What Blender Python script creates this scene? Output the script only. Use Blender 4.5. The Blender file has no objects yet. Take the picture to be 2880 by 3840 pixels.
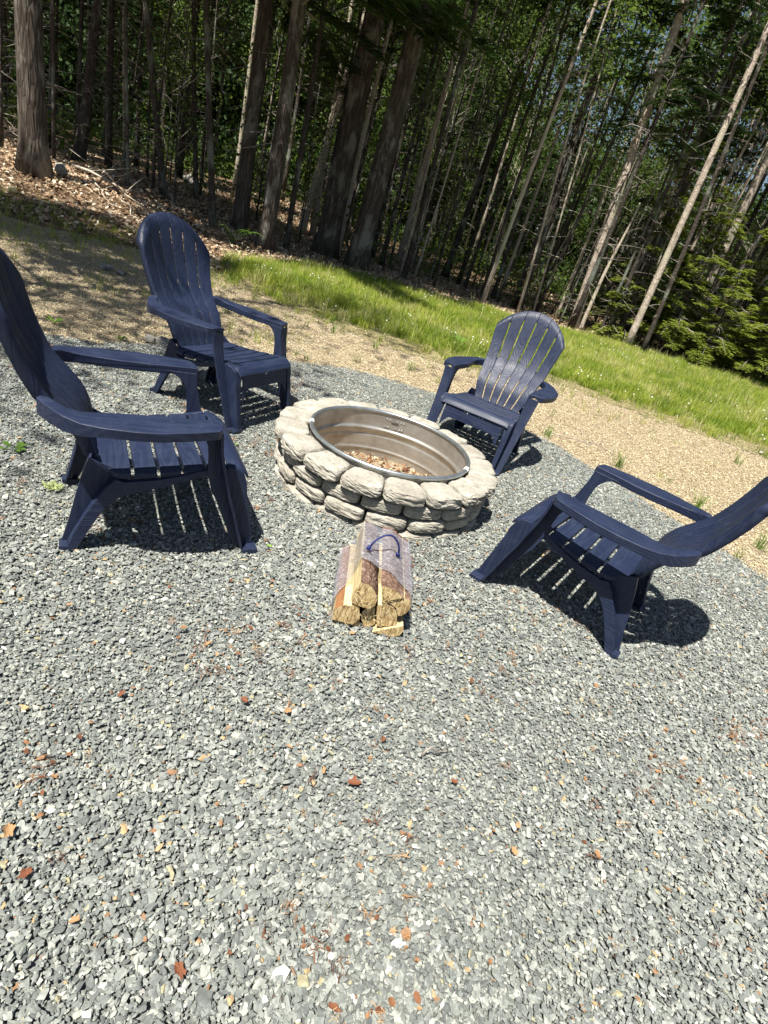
import bpy, bmesh, math, random
import numpy as np
from mathutils import Vector, Matrix, noise

random.seed(7)
RNG = np.random.default_rng(11)
SC = bpy.context.scene
COL = SC.collection
rad = math.radians

# ------------------------------------------------------------------ camera
F_PX, PITCH, ROLL, CAM_H = 2100.0, rad(27.16), rad(17.1), 1.3395
_fw = np.array([0, math.cos(PITCH), -math.sin(PITCH)])
_up = np.array([0, math.sin(PITCH), math.cos(PITCH)])
_rt = np.array([1.0, 0, 0])
R_ = _rt * math.cos(ROLL) + _up * math.sin(ROLL)
U_ = -_rt * math.sin(ROLL) + _up * math.cos(ROLL)
cam_data = bpy.data.cameras.new('camera')
cam_data.sensor_fit = 'VERTICAL'
cam_data.sensor_height = 24.0
cam_data.lens = 24.0 * F_PX / 3840.0
cam_data.clip_start = 0.05
cam_data.clip_end = 1500
cam = bpy.data.objects.new('camera', cam_data)
COL.objects.link(cam)
cam.matrix_world = Matrix(((R_[0], U_[0], -_fw[0], 0), (R_[1], U_[1], -_fw[1], 0),
                           (R_[2], U_[2], -_fw[2], CAM_H), (0, 0, 0, 1)))
SC.camera = cam

# ------------------------------------------------------------------ light
TO_SUN = Vector((-0.235, -0.40, 1.0)).normalized()
world = bpy.data.worlds.new('World')
SC.world = world
world.use_nodes = True
nt = world.node_tree
sky = nt.nodes.new('ShaderNodeTexSky')
sky.sky_type = 'NISHITA'
sky.sun_disc = False
sky.sun_elevation = math.asin(TO_SUN.z)
sky.sun_rotation = math.atan2(TO_SUN.x, TO_SUN.y)
bg = nt.nodes['Background']
nt.links.new(sky.outputs[0], bg.inputs[0])
bg.inputs[1].default_value = 0.05
sun_d = bpy.data.lights.new('sun', 'SUN')
sun_d.energy = 5.0
sun_d.angle = rad(0.53)
sun_d.color = (1.0, 0.95, 0.86)
sun_o = bpy.data.objects.new('sun', sun_d)
sun_o.rotation_euler = TO_SUN.to_track_quat('Z', 'Y').to_euler()
sun_o.location = (-5, -8, 20)
COL.objects.link(sun_o)
SC.view_settings.view_transform = 'Standard'
SC.view_settings.look = 'None'
SC.view_settings.exposure = 1.12
SC.view_settings.gamma = 1.0
SC.view_settings.use_curve_mapping = False
SC.cycles.max_bounces = 5
SC.cycles.diffuse_bounces = 3
SC.cycles.transparent_max_bounces = 8


# ------------------------------------------------------------------ terrain height and pixel placement
def sstep(a, b, x):
    t = min(1.0, max(0.0, (x - a) / (b - a)))
    return t * t * (3 - 2 * t)


def terr(x, y):
    d = sstep(6.2, 9.5, math.hypot(x, y)) if True else 0
    z = 0.55 * sstep(3.2, 8.0, -x) * sstep(6.8, 10.5, y)
    z += d * 0.05 * noise.noise(Vector((x * 0.6, y * 0.6, 3.0)))
    z += 0.02 * sstep(5.2, 6.5, y) * noise.noise(Vector((x * 2.1, y * 2.1, 7.0)))
    return z


def ray(px, py):            # photograph pixel in 1659-wide units
    px *= 1.736; py *= 1.736
    return _fw + R_ * (px - 1440) / F_PX - U_ * (py - 1920) / F_PX


def hit(px, py):
    d = ray(px, py)
    t = -CAM_H / d[2]
    for _ in range(12):
        z = terr(d[0] * t, d[1] * t)
        t = (z - CAM_H) / d[2]
    return Vector((d[0] * t, d[1] * t, terr(d[0] * t, d[1] * t)))


def lean_top(base, px, py):  # where the pixel's ray crosses the upright plane through base
    d = ray(px, py)
    n = np.array([base.x, base.y, 0.0]); n /= np.linalg.norm(n)
    t = (n @ (np.array(base) - np.array([0, 0, CAM_H]))) / (n @ d)
    return Vector(np.array([0, 0, CAM_H]) + d * t)


# ------------------------------------------------------------------ helpers
def tag(o, label=None, cat=None, group=None, kind=None):
    if label: o['label'] = label
    if cat: o['category'] = cat
    if group: o['group'] = group
    if kind: o['kind'] = kind
    return o


def empty(name, loc=(0, 0, 0), rz=0.0):
    o = bpy.data.objects.new(name, None)
    o.empty_display_size = 0.1
    COL.objects.link(o)
    o.location = loc
    o.rotation_euler = (0, 0, rz)
    return o


def link(name, me, parent=None, loc=None):
    o = bpy.data.objects.new(name, me)
    COL.objects.link(o)
    if parent: o.parent = parent
    if loc is not None: o.location = loc
    return o


def mk(name, V, F, mats, smooth=False, mi=None):
    me = bpy.data.meshes.new(name)
    me.from_pydata([tuple(v) for v in V], [], [tuple(f) for f in F])
    for m in (mats if isinstance(mats, (list, tuple)) else [mats]):
        me.materials.append(m)
    if mi is not None: me.polygons.foreach_set('material_index', mi)
    if smooth: me.polygons.foreach_set('use_smooth', [True] * len(me.polygons))
    me.update()
    return me


def mk_quads(name, V, mat, smooth=False):
    """V: (n,4,3) array, every row one quad"""
    V = np.asarray(V, dtype=np.float32).reshape(-1, 3)
    n = len(V) // 4
    me = bpy.data.meshes.new(name)
    me.vertices.add(len(V)); me.loops.add(n * 4); me.polygons.add(n)
    me.vertices.foreach_set('co', V.ravel())
    me.loops.foreach_set('vertex_index', np.arange(n * 4, dtype=np.int32))
    me.polygons.foreach_set('loop_start', np.arange(0, n * 4, 4, dtype=np.int32))
    me.polygons.foreach_set('loop_total', np.full(n, 4, dtype=np.int32))
    me.materials.append(mat)
    me.update(calc_edges=True)
    return me


def fix_normals(me):
    bm = bmesh.new(); bm.from_mesh(me)
    bmesh.ops.recalc_face_normals(bm, faces=bm.faces)
    bm.to_mesh(me); bm.free()
    return me


def bevel(o, w=0.003, seg=2, ang=35):
    m = o.modifiers.new('bevel', 'BEVEL')
    m.width = w; m.segments = seg; m.limit_method = 'ANGLE'; m.angle_limit = rad(ang)
    m.harden_normals = True
    return o


def prism(profile, x0, x1, name='part', mats=None, axis='x'):
    """closed polygon in (y,z) extruded in x  (axis 'z': polygon in (x,y) extruded in z)"""
    n = len(profile)
    if axis == 'x':
        V = [(x0, p[0], p[1]) for p in profile] + [(x1, p[0], p[1]) for p in profile]
    else:
        V = [(p[0], p[1], x0) for p in profile] + [(p[0], p[1], x1) for p in profile]
    F = [tuple(range(n)), tuple(reversed(range(n, 2 * n)))]
    F += [(i, n + i, n + (i + 1) % n, (i + 1) % n) for i in range(n)]
    return V, F


def strip_solid(top, bot, x0, x1):
    """band between two equal-length (y,z) polylines, extruded in x: quads all the way"""
    n = len(top)
    V = []
    for x in (x0, x1):
        V += [(x, p[0], p[1]) for p in top] + [(x, p[0], p[1]) for p in bot]
    F = []
    for i in range(n - 1):
        F.append((i, i + 1, n + i + 1, n + i))
        F.append((2 * n + i, 3 * n + i, 3 * n + i + 1, 2 * n + i + 1))
        F.append((i, 2 * n + i, 2 * n + i + 1, i + 1))
        F.append((n + i, n + i + 1, 3 * n + i + 1, 3 * n + i))
    F.append((0, n, 3 * n, 2 * n)); F.append((n - 1, 3 * n - 1, 4 * n - 1, 2 * n - 1))
    return V, F


def merge(*vfs):
    V, F = [], []
    for v, f in vfs:
        o = len(V)
        V += list(v); F += [tuple(i + o for i in q) for q in f]
    return V, F


def box(x0, x1, y0, y1, z0, z1):
    return prism([(y0, z0), (y1, z0), (y1, z1), (y0, z1)], x0, x1)


def tube(pts, radii, sides=8, caps=True, twist=0.0):
    pts = [Vector(p) for p in pts]
    V, F = [], []
    n = len(pts)
    if not hasattr(radii, '__len__'): radii = [radii] * n
    prev = None
    for i, p in enumerate(pts):
        t = (pts[min(i + 1, n - 1)] - pts[max(i - 1, 0)]).normalized()
        if prev is None:
            a = t.orthogonal().normalized()
        else:
            a = (prev - t * prev.dot(t))
            a = a.normalized() if a.length > 1e-6 else t.orthogonal().normalized()
        prev = a
        b = t.cross(a)
        for k in range(sides):
            th = 2 * math.pi * k / sides + twist * i
            V.append(p + (a * math.cos(th) + b * math.sin(th)) * radii[i])
    for i in range(n - 1):
        for k in range(sides):
            k2 = (k + 1) % sides
            F.append((i * sides + k, i * sides + k2, (i + 1) * sides + k2, (i + 1) * sides + k))
    if caps:
        F.append(tuple(reversed(range(sides))))
        F.append(tuple(range((n - 1) * sides, n * sides)))
    return V, F


# ------------------------------------------------------------------ materials
class NT:
    def __init__(s, name, rough=0.8, spec=0.3, metal=0.0):
        s.m = bpy.data.materials.new(name)
        s.m.use_nodes = True
        s.t = s.m.node_tree
        s.b = s.t.nodes['Principled BSDF']
        s.b.inputs['Roughness'].default_value = rough
        s.b.inputs['Specular IOR Level'].default_value = spec
        s.b.inputs['Metallic'].default_value = metal

    def n(s, ty, **kw):
        nd = s.t.nodes.new(ty)
        for k, v in kw.items():
            if k.startswith('i_'):
                nd.inputs[k[2:].replace('_', ' ')].default_value = v
            else: setattr(nd, k, v)
        return nd

    def l(s, a, b): s.t.links.new(a, b)

    def coord(s, scale=(1, 1, 1), kind='Object', rnd=False):
        tc = s.n('ShaderNodeTexCoord')
        mp = s.n('ShaderNodeMapping')
        mp.inputs['Scale'].default_value = scale
        s.l(tc.outputs[kind], mp.inputs['Vector'])
        if rnd:
            oi = s.n('ShaderNodeObjectInfo')
            mu = s.n('ShaderNodeMath', operation='MULTIPLY'); mu.inputs[1].default_value = 37.0
            s.l(oi.outputs['Random'], mu.inputs[0])
            s.l(mu.outputs[0], mp.inputs['Location'])
        return mp.outputs[0]

    def noise(s, vec, scale, detail=4, rough=0.55, dist=0.0):
        nd = s.n('ShaderNodeTexNoise')
        nd.inputs['Scale'].default_value = scale
        nd.inputs['Detail'].default_value = detail
        nd.inputs['Roughness'].default_value = rough
        nd.inputs['Distortion'].default_value = dist
        s.l(vec, nd.inputs['Vector'])
        return nd.outputs['Fac']

    def ramp(s, fac, stops, interp='LINEAR'):
        r = s.n('ShaderNodeValToRGB')
        r.color_ramp.interpolation = interp
        e = r.color_ramp.elements
        while len(e) < len(stops): e.new(0.5)
        for k, (p, c) in enumerate(stops):
            e[k].position = p
            e[k].color = (c[0], c[1], c[2], 1) if hasattr(c, '__len__') else (c, c, c, 1)
        s.l(fac, r.inputs['Fac'])
        return r.outputs['Color']

    def mix(s, fac, a, b, mode='MIX'):
        m = s.n('ShaderNodeMix', data_type='RGBA', blend_type=mode)
        for sock, v in ((m.inputs[0], fac), (m.inputs[6], a), (m.inputs[7], b)):
            if isinstance(v, (int, float)): sock.default_value = v
            elif isinstance(v, tuple): sock.default_value = (*v, 1)
            else: s.l(v, sock)
        return m.outputs[2]

    def bump(s, h, strength=0.5, dist=0.01):
        b = s.n('ShaderNodeBump')
        b.inputs['Strength'].default_value = strength
        b.inputs['Distance'].default_value = dist
        s.l(h, b.inputs['Height'])
        s.l(b.outputs[0], s.b.inputs['Normal'])

    def base(s, c):
        if isinstance(c, tuple): s.b.inputs['Base Color'].default_value = (*c, 1)
        else: s.l(c, s.b.inputs['Base Color'])

    def tint(s, name='tint'):
        a = s.n('ShaderNodeAttribute', attribute_type='INSTANCER', attribute_name=name)
        return a.outputs['Fac']

    def rnd(s): return s.n('ShaderNodeObjectInfo').outputs['Random']


def mat_plastic(axis):
    sc = {'x': (2.2, 26, 26), 'y': (26, 2.2, 26), 'z': (26, 26, 2.2)}[axis]
    sc2 = {'x': (8, 160, 160), 'y': (160, 8, 160), 'z': (160, 160, 8)}[axis]
    m = NT('navy_plastic_' + axis, rough=0.5, spec=0.36)
    v = m.coord(sc); v2 = m.coord(sc2)
    w = m.n('ShaderNodeTexWave', wave_type='RINGS', rings_direction='Y' if axis != 'y' else 'X')
    w.inputs['Scale'].default_value = 0.55; w.inputs['Distortion'].default_value = 34.0
    w.inputs['Detail'].default_value = 2.0; w.inputs['Detail Scale'].default_value = 0.8
    m.l(v, w.inputs['Vector'])
    n2 = m.noise(v2, 1.0, 3)
    n3 = m.noise(m.coord((1, 1, 1)), 9.0, 5, 0.6)
    c = m.ramp(n3, [(0.25, (0.008, 0.0135, 0.036)), (0.6, (0.012, 0.019, 0.049)), (0.9, (0.021, 0.030, 0.062))])
    dust = m.ramp(m.noise(m.coord((1, 1, 1)), 55.0, 4, 0.7), [(0.55, 0.0), (0.8, 0.35)])
    c = m.mix(dust, c, (0.075, 0.085, 0.11))
    c = m.mix(m.ramp(w.outputs['Fac'], [(0.35, 0.0), (0.8, 0.25)]), c, (0.030, 0.042, 0.070))
    m.base(c)
    m.l(m.ramp(n3, [(0.2, 0.42), (0.8, 0.6)]), m.b.inputs['Roughness'])
    ad = m.n('ShaderNodeMath', operation='ADD')
    m.l(w.outputs['Fac'], ad.inputs[0]); m.l(n2, ad.inputs[1])
    m.bump(ad.outputs[0], 0.4, 0.0016)
    return m.m


def mat_simple(name, color, rough=0.8, spec=0.3, nscale=8, var=0.35, bump=0.3, bdist=0.005, metal=0.0):
    m = NT(name, rough, spec, metal)
    v = m.coord()
    f = m.noise(v, nscale, 6, 0.6)
    lo = tuple(c * (1 - var) for c in color); hi = tuple(min(1, c * (1 + var)) for c in color)
    m.base(m.ramp(f, [(0.25, lo), (0.75, hi)]))
    m.bump(f, bump, bdist)
    return m.m


def mat_bark(name, dark, mid, light, lichen=None, sx=9, sz=1.6, bump=0.9, bd=0.02, scaly=False):
    m = NT(name, 0.95, 0.15)
    v = m.coord((sx, sx, sz), rnd=True)
    f = m.noise(v, 1.6, 8, 0.65, 0.4)
    vo = m.n('ShaderNodeTexVoronoi', feature='DISTANCE_TO_EDGE')
    vo.inputs['Scale'].default_value = 1.5
    m.l(m.coord((sx * 1.3, sx * 1.3, sz * 1.5), rnd=True), vo.inputs['Vector'])
    e = m.ramp(vo.outputs['Distance'], [(0.0, 0.0), (0.28, 1.0)])
    c = m.ramp(f, [(0.28, dark), (0.52, mid), (0.75, light)])
    c = m.mix(e, m.mix(0.65, c, dark), c)
    v3 = m.coord((1, 1, 0.5), rnd=True)
    if lichen:
        lm = m.ramp(m.noise(v3, 3.2, 6, 0.6), [(0.52, 0.0), (0.62, 0.75)])
        c = m.mix(lm, c, lichen)
    m.base(c)
    h = m.n('ShaderNodeMath', operation='MULTIPLY')
    m.l(e, h.inputs[0]); m.l(f, h.inputs[1])
    m.bump(h.outputs[0], bump, bd)
    return m.m


def mat_leaf(name, stops, transl=0.25, rough=0.6, attr=None, nscale=0.9):
    m = NT(name, rough, 0.25)
    if attr: f = m.tint(attr)
    else: f = m.noise(m.coord(rnd=True), nscale, 5, 0.75)
    c = m.ramp(f, stops)
    m.base(c)
    tr = m.n('ShaderNodeBsdfTranslucent')
    m.l(m.mix(0.5, c, (0.16, 0.22, 0.02), 'ADD') if transl > 0.3 else c, tr.inputs['Color'])
    mx = m.n('ShaderNodeMixShader'); mx.inputs[0].default_value = transl
    m.l(m.b.outputs[0], mx.inputs[1]); m.l(tr.outputs[0], mx.inputs[2])
    m.l(mx.outputs[0], m.t.nodes['Material Output'].inputs['Surface'])
    return m.m


M = {}
for a_ in 'xyz': M['pl_' + a_] = mat_plastic(a_)

# split concrete wall block
_m = NT('weathered_wall_stone', 0.92, 0.2)
_v = _m.coord(rnd=True)
_f = _m.noise(_v, 14, 8, 0.68)
_f2 = _m.noise(_v, 7.0, 5, 0.65)
_c = _m.ramp(_f, [(0.28, (0.17, 0.158, 0.132)), (0.48, (0.325, 0.308, 0.262)), (0.70, (0.52, 0.50, 0.435))])
_c = _m.mix(_m.ramp(_f2, [(0.47, 0.0), (0.60, 0.62)]), _c, (0.22, 0.20, 0.165))
_sp = _m.ramp(_m.noise(_v, 90, 3, 0.7), [(0.33, 0.55), (0.45, 0.0)])
_c = _m.mix(_sp, _c, (0.10, 0.09, 0.075))
_m.base(_c)
_h = _m.n('ShaderNodeMath', operation='ADD'); _m.l(_f, _h.inputs[0]); _m.l(_m.noise(_v, 70, 5, 0.7), _h.inputs[1])
_m.bump(_h.outputs[0], 0.6, 0.005)
M['stone'] = _m.m

# galvanised steel
_m = NT('galvanised_steel', 0.34, 0.5, 0.85)
_v = _m.coord()
_f = _m.noise(_v, 16, 6, 0.6)
_rs = _m.noise(_m.coord((1, 1, 2.5)), 6, 6, 0.65)
_c = _m.ramp(_f, [(0.3, (0.30, 0.33, 0.34)), (0.7, (0.50, 0.53, 0.54))])
_m.base(_c); _m.bump(_f, 0.08, 0.002)
M['steel'] = _m.m
_m = NT('sooty_steel_wall', 0.42, 0.5, 0.7)
_v = _m.coord((1, 1, 1)); _g = _m.noise(_m.coord((3, 3, 26)), 2.0, 6, 0.6); _f = _m.noise(_v, 5, 7, 0.68)
_c = _m.ramp(_f, [(0.28, (0.30, 0.265, 0.215)), (0.55, (0.48, 0.465, 0.425)), (0.8, (0.64, 0.65, 0.63))])
_c = _m.mix(_m.ramp(_g, [(0.5, 0.0), (0.75, 0.35)]), _c, (0.20, 0.13, 0.09))
_m.base(_c)
_m.l(_m.ramp(_f, [(0.3, 0.55), (0.8, 0.3)]), _m.b.inputs['Roughness'])
M['steel_in'] = _m.m

# firewood
def mat_woodend():
    m = NT('log_end_grain', 0.9, 0.15)
    f = m.noise(m.coord((150, 20, 30), rnd=True), 1.0, 5, 0.7, 0.5)
    f2 = m.noise(m.coord(), 26, 5, 0.7)
    c = m.ramp(f, [(0.38, (0.19, 0.115, 0.05)), (0.5, (0.44, 0.32, 0.155)), (0.62, (0.64, 0.51, 0.29))])
    c = m.mix(m.ramp(f2, [(0.5, 0.0), (0.75, 0.45)]), c, (0.34, 0.20, 0.08))
    m.base(c); m.bump(f, 0.6, 0.004); return m.m
def mat_woodside(col, nm):
    m = NT(nm, 0.8, 0.2)
    f = m.noise(m.coord((70, 5, 70), rnd=True), 1.0, 5, 0.6, 0.3)
    m.base(m.ramp(f, [(0.3, tuple(c * 0.62 for c in col)), (0.55, col), (0.8, tuple(min(1, c * 1.25) for c in col))]))
    m.bump(f, 0.6, 0.004); return m.m
M['logend'] = mat_woodend()
M['split'] = mat_woodside((0.62, 0.50, 0.27), 'split_pine_face')
M['innerbark'] = mat_woodside((0.24, 0.115, 0.05), 'orange_inner_bark')
M['logbark'] = mat_bark('flaky_log_bark', (0.07, 0.04, 0.028), (0.20, 0.125, 0.09), (0.36, 0.28, 0.23), None, 22, 14, 0.9, 0.008)

# shrink film
_m = NT('clear_shrink_film', 0.16, 0.6)
_tr = _m.n('ShaderNodeBsdfTransparent'); _tr.inputs[0].default_value = (0.93, 0.93, 0.95, 1)
_f = _m.noise(_m.coord((7, 14, 7)), 2.0, 4, 0.6, 2.0)
_mx = _m.n('ShaderNodeMixShader')
_m.base(_m.ramp(_m.noise(_m.coord((40, 40, 40)), 1.2, 5, 0.75, 1.5), [(0.45, (0.26, 0.26, 0.30)), (0.60, (0.46, 0.46, 0.51)), (0.70, (0.92, 0.92, 0.94))]))  # near-white patches paint the glare of the film's wrinkles into the colour
_m.l(_m.ramp(_f, [(0.35, 0.34), (0.6, 0.50), (0.75, 0.85)]), _mx.inputs[0])
_m.l(_tr.outputs[0], _mx.inputs[1]); _m.l(_m.b.outputs[0], _mx.inputs[2])
_m.l(_mx.outputs[0], _m.t.nodes['Material Output'].inputs['Surface'])
_m.bump(_f, 1.0, 0.012)
M['film'] = _m.m
M['cord'] = mat_simple('navy_cord', (0.012, 0.02, 0.11), 0.6, 0.3, 200, 0.5, 0.6, 0.001)
M['chip_white'] = mat_simple('bare_white_scuff', (0.75, 0.75, 0.74), 0.7, 0.2, 30, 0.1)

# trees
M['bark_big'] = mat_bark('ridged_grey_brown_bark', (0.035, 0.028, 0.022), (0.12, 0.098, 0.08), (0.27, 0.235, 0.195), (0.25, 0.24, 0.20), 9, 1.3, 1.0, 0.03)
M['bark_dark'] = mat_bark('dark_spruce_bark', (0.028, 0.023, 0.019), (0.085, 0.07, 0.06), (0.17, 0.15, 0.13), (0.20, 0.22, 0.18), 14, 5, 0.9, 0.012)
M['bark_pale'] = mat_bark('pale_peeling_birch_bark', (0.24, 0.19, 0.155), (0.50, 0.43, 0.355), (0.74, 0.68, 0.60), (0.46, 0.45, 0.32), 8, 7, 0.7, 0.008)
M['twig'] = mat_simple('dead_grey_twig', (0.27, 0.24, 0.21), 0.95, 0.1, 30, 0.5)
M['twig_pale'] = mat_simple('sun_bleached_twig', (0.42, 0.37, 0.30), 0.95, 0.1, 30, 0.4)
M['needle'] = mat_leaf('dark_conifer_needles', [(0.3, (0.012, 0.028, 0.008)), (0.55, (0.030, 0.065, 0.014)), (0.8, (0.065, 0.115, 0.022))], 0.2)
M['needle_y'] = mat_leaf('fresh_fir_needles', [(0.22, (0.075, 0.11, 0.018)), (0.48, (0.175, 0.215, 0.034)), (0.72, (0.31, 0.335, 0.06))], 0.35)
M['leafg'] = mat_leaf('broad_forest_leaves', [(0.3, (0.032, 0.064, 0.014)), (0.55, (0.085, 0.14, 0.026)), (0.8, (0.18, 0.24, 0.05))], 0.38)
M['grass'] = mat_leaf('meadow_grass', [(0.0, (0.09, 0.15, 0.016)), (0.35, (0.19, 0.265, 0.026)), (0.62, (0.30, 0.35, 0.045)), (0.8, (0.41, 0.41, 0.12)), (1.0, (0.54, 0.49, 0.27))], 0.35, attr='tint')
M['weed'] = mat_leaf('weed_leaves', [(0.3, (0.06, 0.14, 0.02)), (0.7, (0.17, 0.28, 0.04))], 0.35)
M['clover'] = mat_simple('white_clover_flower', (0.75, 0.76, 0.66), 0.8, 0.2, 50, 0.15)
M['lichen'] = mat_simple('pale_green_lichen', (0.42, 0.48, 0.22), 0.9, 0.1, 60, 0.35)

# scattered stuff
def mat_gravel():
    m = NT('crushed_grey_stone', 0.85, 0.25)
    t = m.tint()
    c = m.ramp(t, [(0.0, (0.135, 0.147, 0.14)), (0.12, (0.17, 0.185, 0.174)), (0.30, (0.205, 0.222, 0.205)), (0.50, (0.25, 0.267, 0.245)),
                   (0.70, (0.30, 0.315, 0.285)), (0.85, (0.38, 0.39, 0.345)), (0.945, (0.50, 0.50, 0.455)), (0.966, (0.66, 0.65, 0.60)),
                   (0.97, (0.36, 0.33, 0.21)), (0.982, (0.42, 0.30, 0.16)), (0.992, (0.27, 0.16, 0.09))], 'CONSTANT')
    f = m.noise(m.coord(), 2.6, 6, 0.75)
    f2 = m.noise(m.coord((1, 1, 5)), 5.0, 4, 0.7)
    c = m.mix(1.0, c, m.ramp(f, [(0.25, 0.55), (0.5, 0.86), (0.75, 1.35)]), 'MULTIPLY')
    m.base(c)
    m.bump(f2, 0.6, 0.0012)
    return m.m
M['gravel'] = mat_gravel()
_m = NT('tan_straw_mulch', 0.9, 0.15)
_c = _m.ramp(_m.tint(), [(0.0, (0.20, 0.145, 0.09)), (0.12, (0.32, 0.255, 0.15)), (0.34, (0.43, 0.36, 0.22)), (0.6, (0.53, 0.46, 0.295)), (0.85, (0.68, 0.62, 0.43)), (0.97, (0.28, 0.27, 0.24))], 'CONSTANT')
_m.base(_c); M['mulch'] = _m.m
M['litter'] = mat_leaf('dry_leaf_litter', [(0.0, (0.08, 0.045, 0.028)), (0.35, (0.22, 0.13, 0.075)), (0.65, (0.38, 0.265, 0.165)), (0.9, (0.54, 0.43, 0.30)), (1.0, (0.66, 0.58, 0.45))], 0.15, 0.7, attr='tint')
M['leafscrap'] = mat_leaf('rust_leaf_scraps', [(0.0, (0.11, 0.045, 0.022)), (0.4, (0.20, 0.085, 0.04)), (0.75, (0.31, 0.17, 0.08)), (1.0, (0.42, 0.31, 0.18))], 0.15, 0.7, attr='tint')


def mat_ground():
    """one sheet: the soil below everything, by where it lies in the place"""
    m = NT('soil_and_litter_ground', 0.97, 0.08)
    v = m.coord()
    f = m.noise(v, 7, 8, 0.72); f2 = m.noise(v, 55, 6, 0.75)
    c = m.ramp(f2, [(0.3, (0.075, 0.05, 0.032)), (0.5, (0.155, 0.105, 0.065)), (0.68, (0.29, 0.21, 0.135))])
    c = m.mix(m.ramp(f, [(0.4, 0.0), (0.6, 0.6)]), c, (0.085, 0.06, 0.038))
    m.base(c); m.bump(f2, 0.8, 0.02)
    return m.m
M['ground'] = mat_ground()
M['bed'] = mat_simple('stone_dust_bed', (0.15, 0.16, 0.15), 0.95, 0.1, 70, 0.6, 0.8, 0.01)
_m = NT('pale_seeded_soil', 0.95, 0.1)
_v = _m.coord(); _f = _m.noise(_v, 60, 7, 0.75); _g = _m.noise(_v, 2.2, 5, 0.6)
_c = _m.ramp(_f, [(0.3, (0.20, 0.15, 0.10)), (0.5, (0.37, 0.30, 0.21)), (0.7, (0.52, 0.455, 0.34))])
_c = _m.mix(_m.ramp(_g, [(0.5, 0.0), (0.7, 0.5)]), _c, (0.20, 0.13, 0.08))
_m.base(_c); _m.bump(_f, 0.9, 0.015)
M['seedbed'] = _m.m
M['turf'] = mat_simple('turf_soil', (0.17, 0.15, 0.07), 0.95, 0.1, 18, 0.6, 0.8, 0.02)


# ------------------------------------------------------------------ ground sheets
def poly_sheet(name, poly, mat, dz, step, label=None):
    """terrain-following sheet inside a polygon, edges cut on a fine grid with wobble"""
    xs = [p[0] for p in poly]; ys = [p[1] for p in poly]
    x0, y0 = min(xs), min(ys)
    nx = int((max(xs) - x0) / step) + 2; ny = int((max(ys) - y0) / step) + 2
    gx, gy = np.meshgrid(x0 + np.arange(nx) * step, y0 + np.arange(ny) * step)
    ins = inside(gx + step / 2, gy + step / 2, poly) & ((gx + step / 2 + 0.079) ** 2 + (gy + step / 2 - 2.948) ** 2 > 0.53 ** 2)
    V, F, idx = [], [], {}
    def vid(i, j):
        if (i, j) not in idx:
            x, y = x0 + i * step, y0 + j * step
            jx = step * 0.45 * noise.noise(Vector((x * 9, y * 9, 1))); jy = step * 0.45 * noise.noise(Vector((x * 9, y * 9, 5)))
            idx[(i, j)] = len(V); V.append((x + jx, y + jy, terr(x + jx, y + jy) + dz))
        return idx[(i, j)]
    for j in range(ny):
        for i in range(nx):
            if ins[j, i]: F.append((vid(i, j), vid(i + 1, j), vid(i + 1, j + 1), vid(i, j + 1)))
    o = link(name, mk(name, V, F, mat, True))
    return tag(o, kind='structure')


def inside(x, y, poly):
    x = np.asarray(x, float); y = np.asarray(y, float)
    r = np.zeros(x.shape, bool)
    n = len(poly)
    for i in range(n):
        (xa, ya), (xb, yb) = poly[i], poly[(i + 1) % n]
        c = (ya > y) != (yb > y)
        with np.errstate(divide='ignore', invalid='ignore'):
            xi = (xb - xa) * (y - ya) / ((yb - ya) if yb != ya else 1e-9) + xa
        r ^= c & (x < xi)
    return r


# base ground, one sheet to the horizon
gxs = sorted(set(list(np.arange(-30, 30.1, 0.5)) + [-700, -300, -120, -60, 60, 120, 300, 700]))
gys = sorted(set(list(np.arange(-10, 50.1, 0.5)) + [-700, -300, -100, -40, 80, 140, 300, 700]))
V = [(x, y, terr(x, y) - 0.035) for y in gys for x in gxs]
nx = len(gxs)
Fq = [(j * nx + i, j * nx + i + 1, (j + 1) * nx + i + 1, (j + 1) * nx + i) for j in range(len(gys) - 1) for i in range(nx - 1)]
tag(link('ground', mk('ground', V, Fq, M['ground'], True)), kind='structure')

GRAVEL = [(-4.4, -1.0), (-4.6, 1.2), (-4.1, 2.6), (-3.2, 3.3), (-2.34, 3.75), (-1.9, 4.35), (-1.12, 4.85), (-0.75, 5.12), (-0.27, 5.25), (0.35, 5.2), (0.9, 4.98),
          (1.25, 4.72), (1.66, 4.2), (2.05, 3.7), (2.41, 3.22), (3.0, 2.4), (3.5, 1.2), (3.6, -1.0)]
GRASS = [(-3.3, 8.6), (-2.94, 7.6), (-1.9, 7.35), (-1.42, 7.1), (-0.6, 6.75), (0.17, 6.7), (0.9, 7.2), (1.82, 7.6), (2.85, 7.4), (3.6, 7.2), (4.37, 7.0), (6.0, 6.2), (9, 5.0), (14, 4.5),
         (16, 17), (9.3, 16.9), (6.8, 16.3), (3.2, 15.1), (0.33, 13.7), (-2.0, 13.4), (-2.9, 12.0), (-3.7, 9.6)]
SEED = [(-6.5, 2.0), (-6.8, 5.5), (-6.2, 7.4), (-4.6, 7.9), (-3.1, 8.3), (-2.0, 7.8), (-0.6, 7.3), (0.2, 7.2), (1.8, 8.1), (4.4, 7.6), (6, 6.8), (9, 5.6), (9, -1), (-6.5, -1)]
poly_sheet('bare_soil', SEED, M['seedbed'], -0.018, 0.12)
poly_sheet('turf', GRASS, M['turf'], -0.008, 0.15)
poly_sheet('gravel_bed', GRAVEL, M['bed'], 0.0, 0.09)


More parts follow.
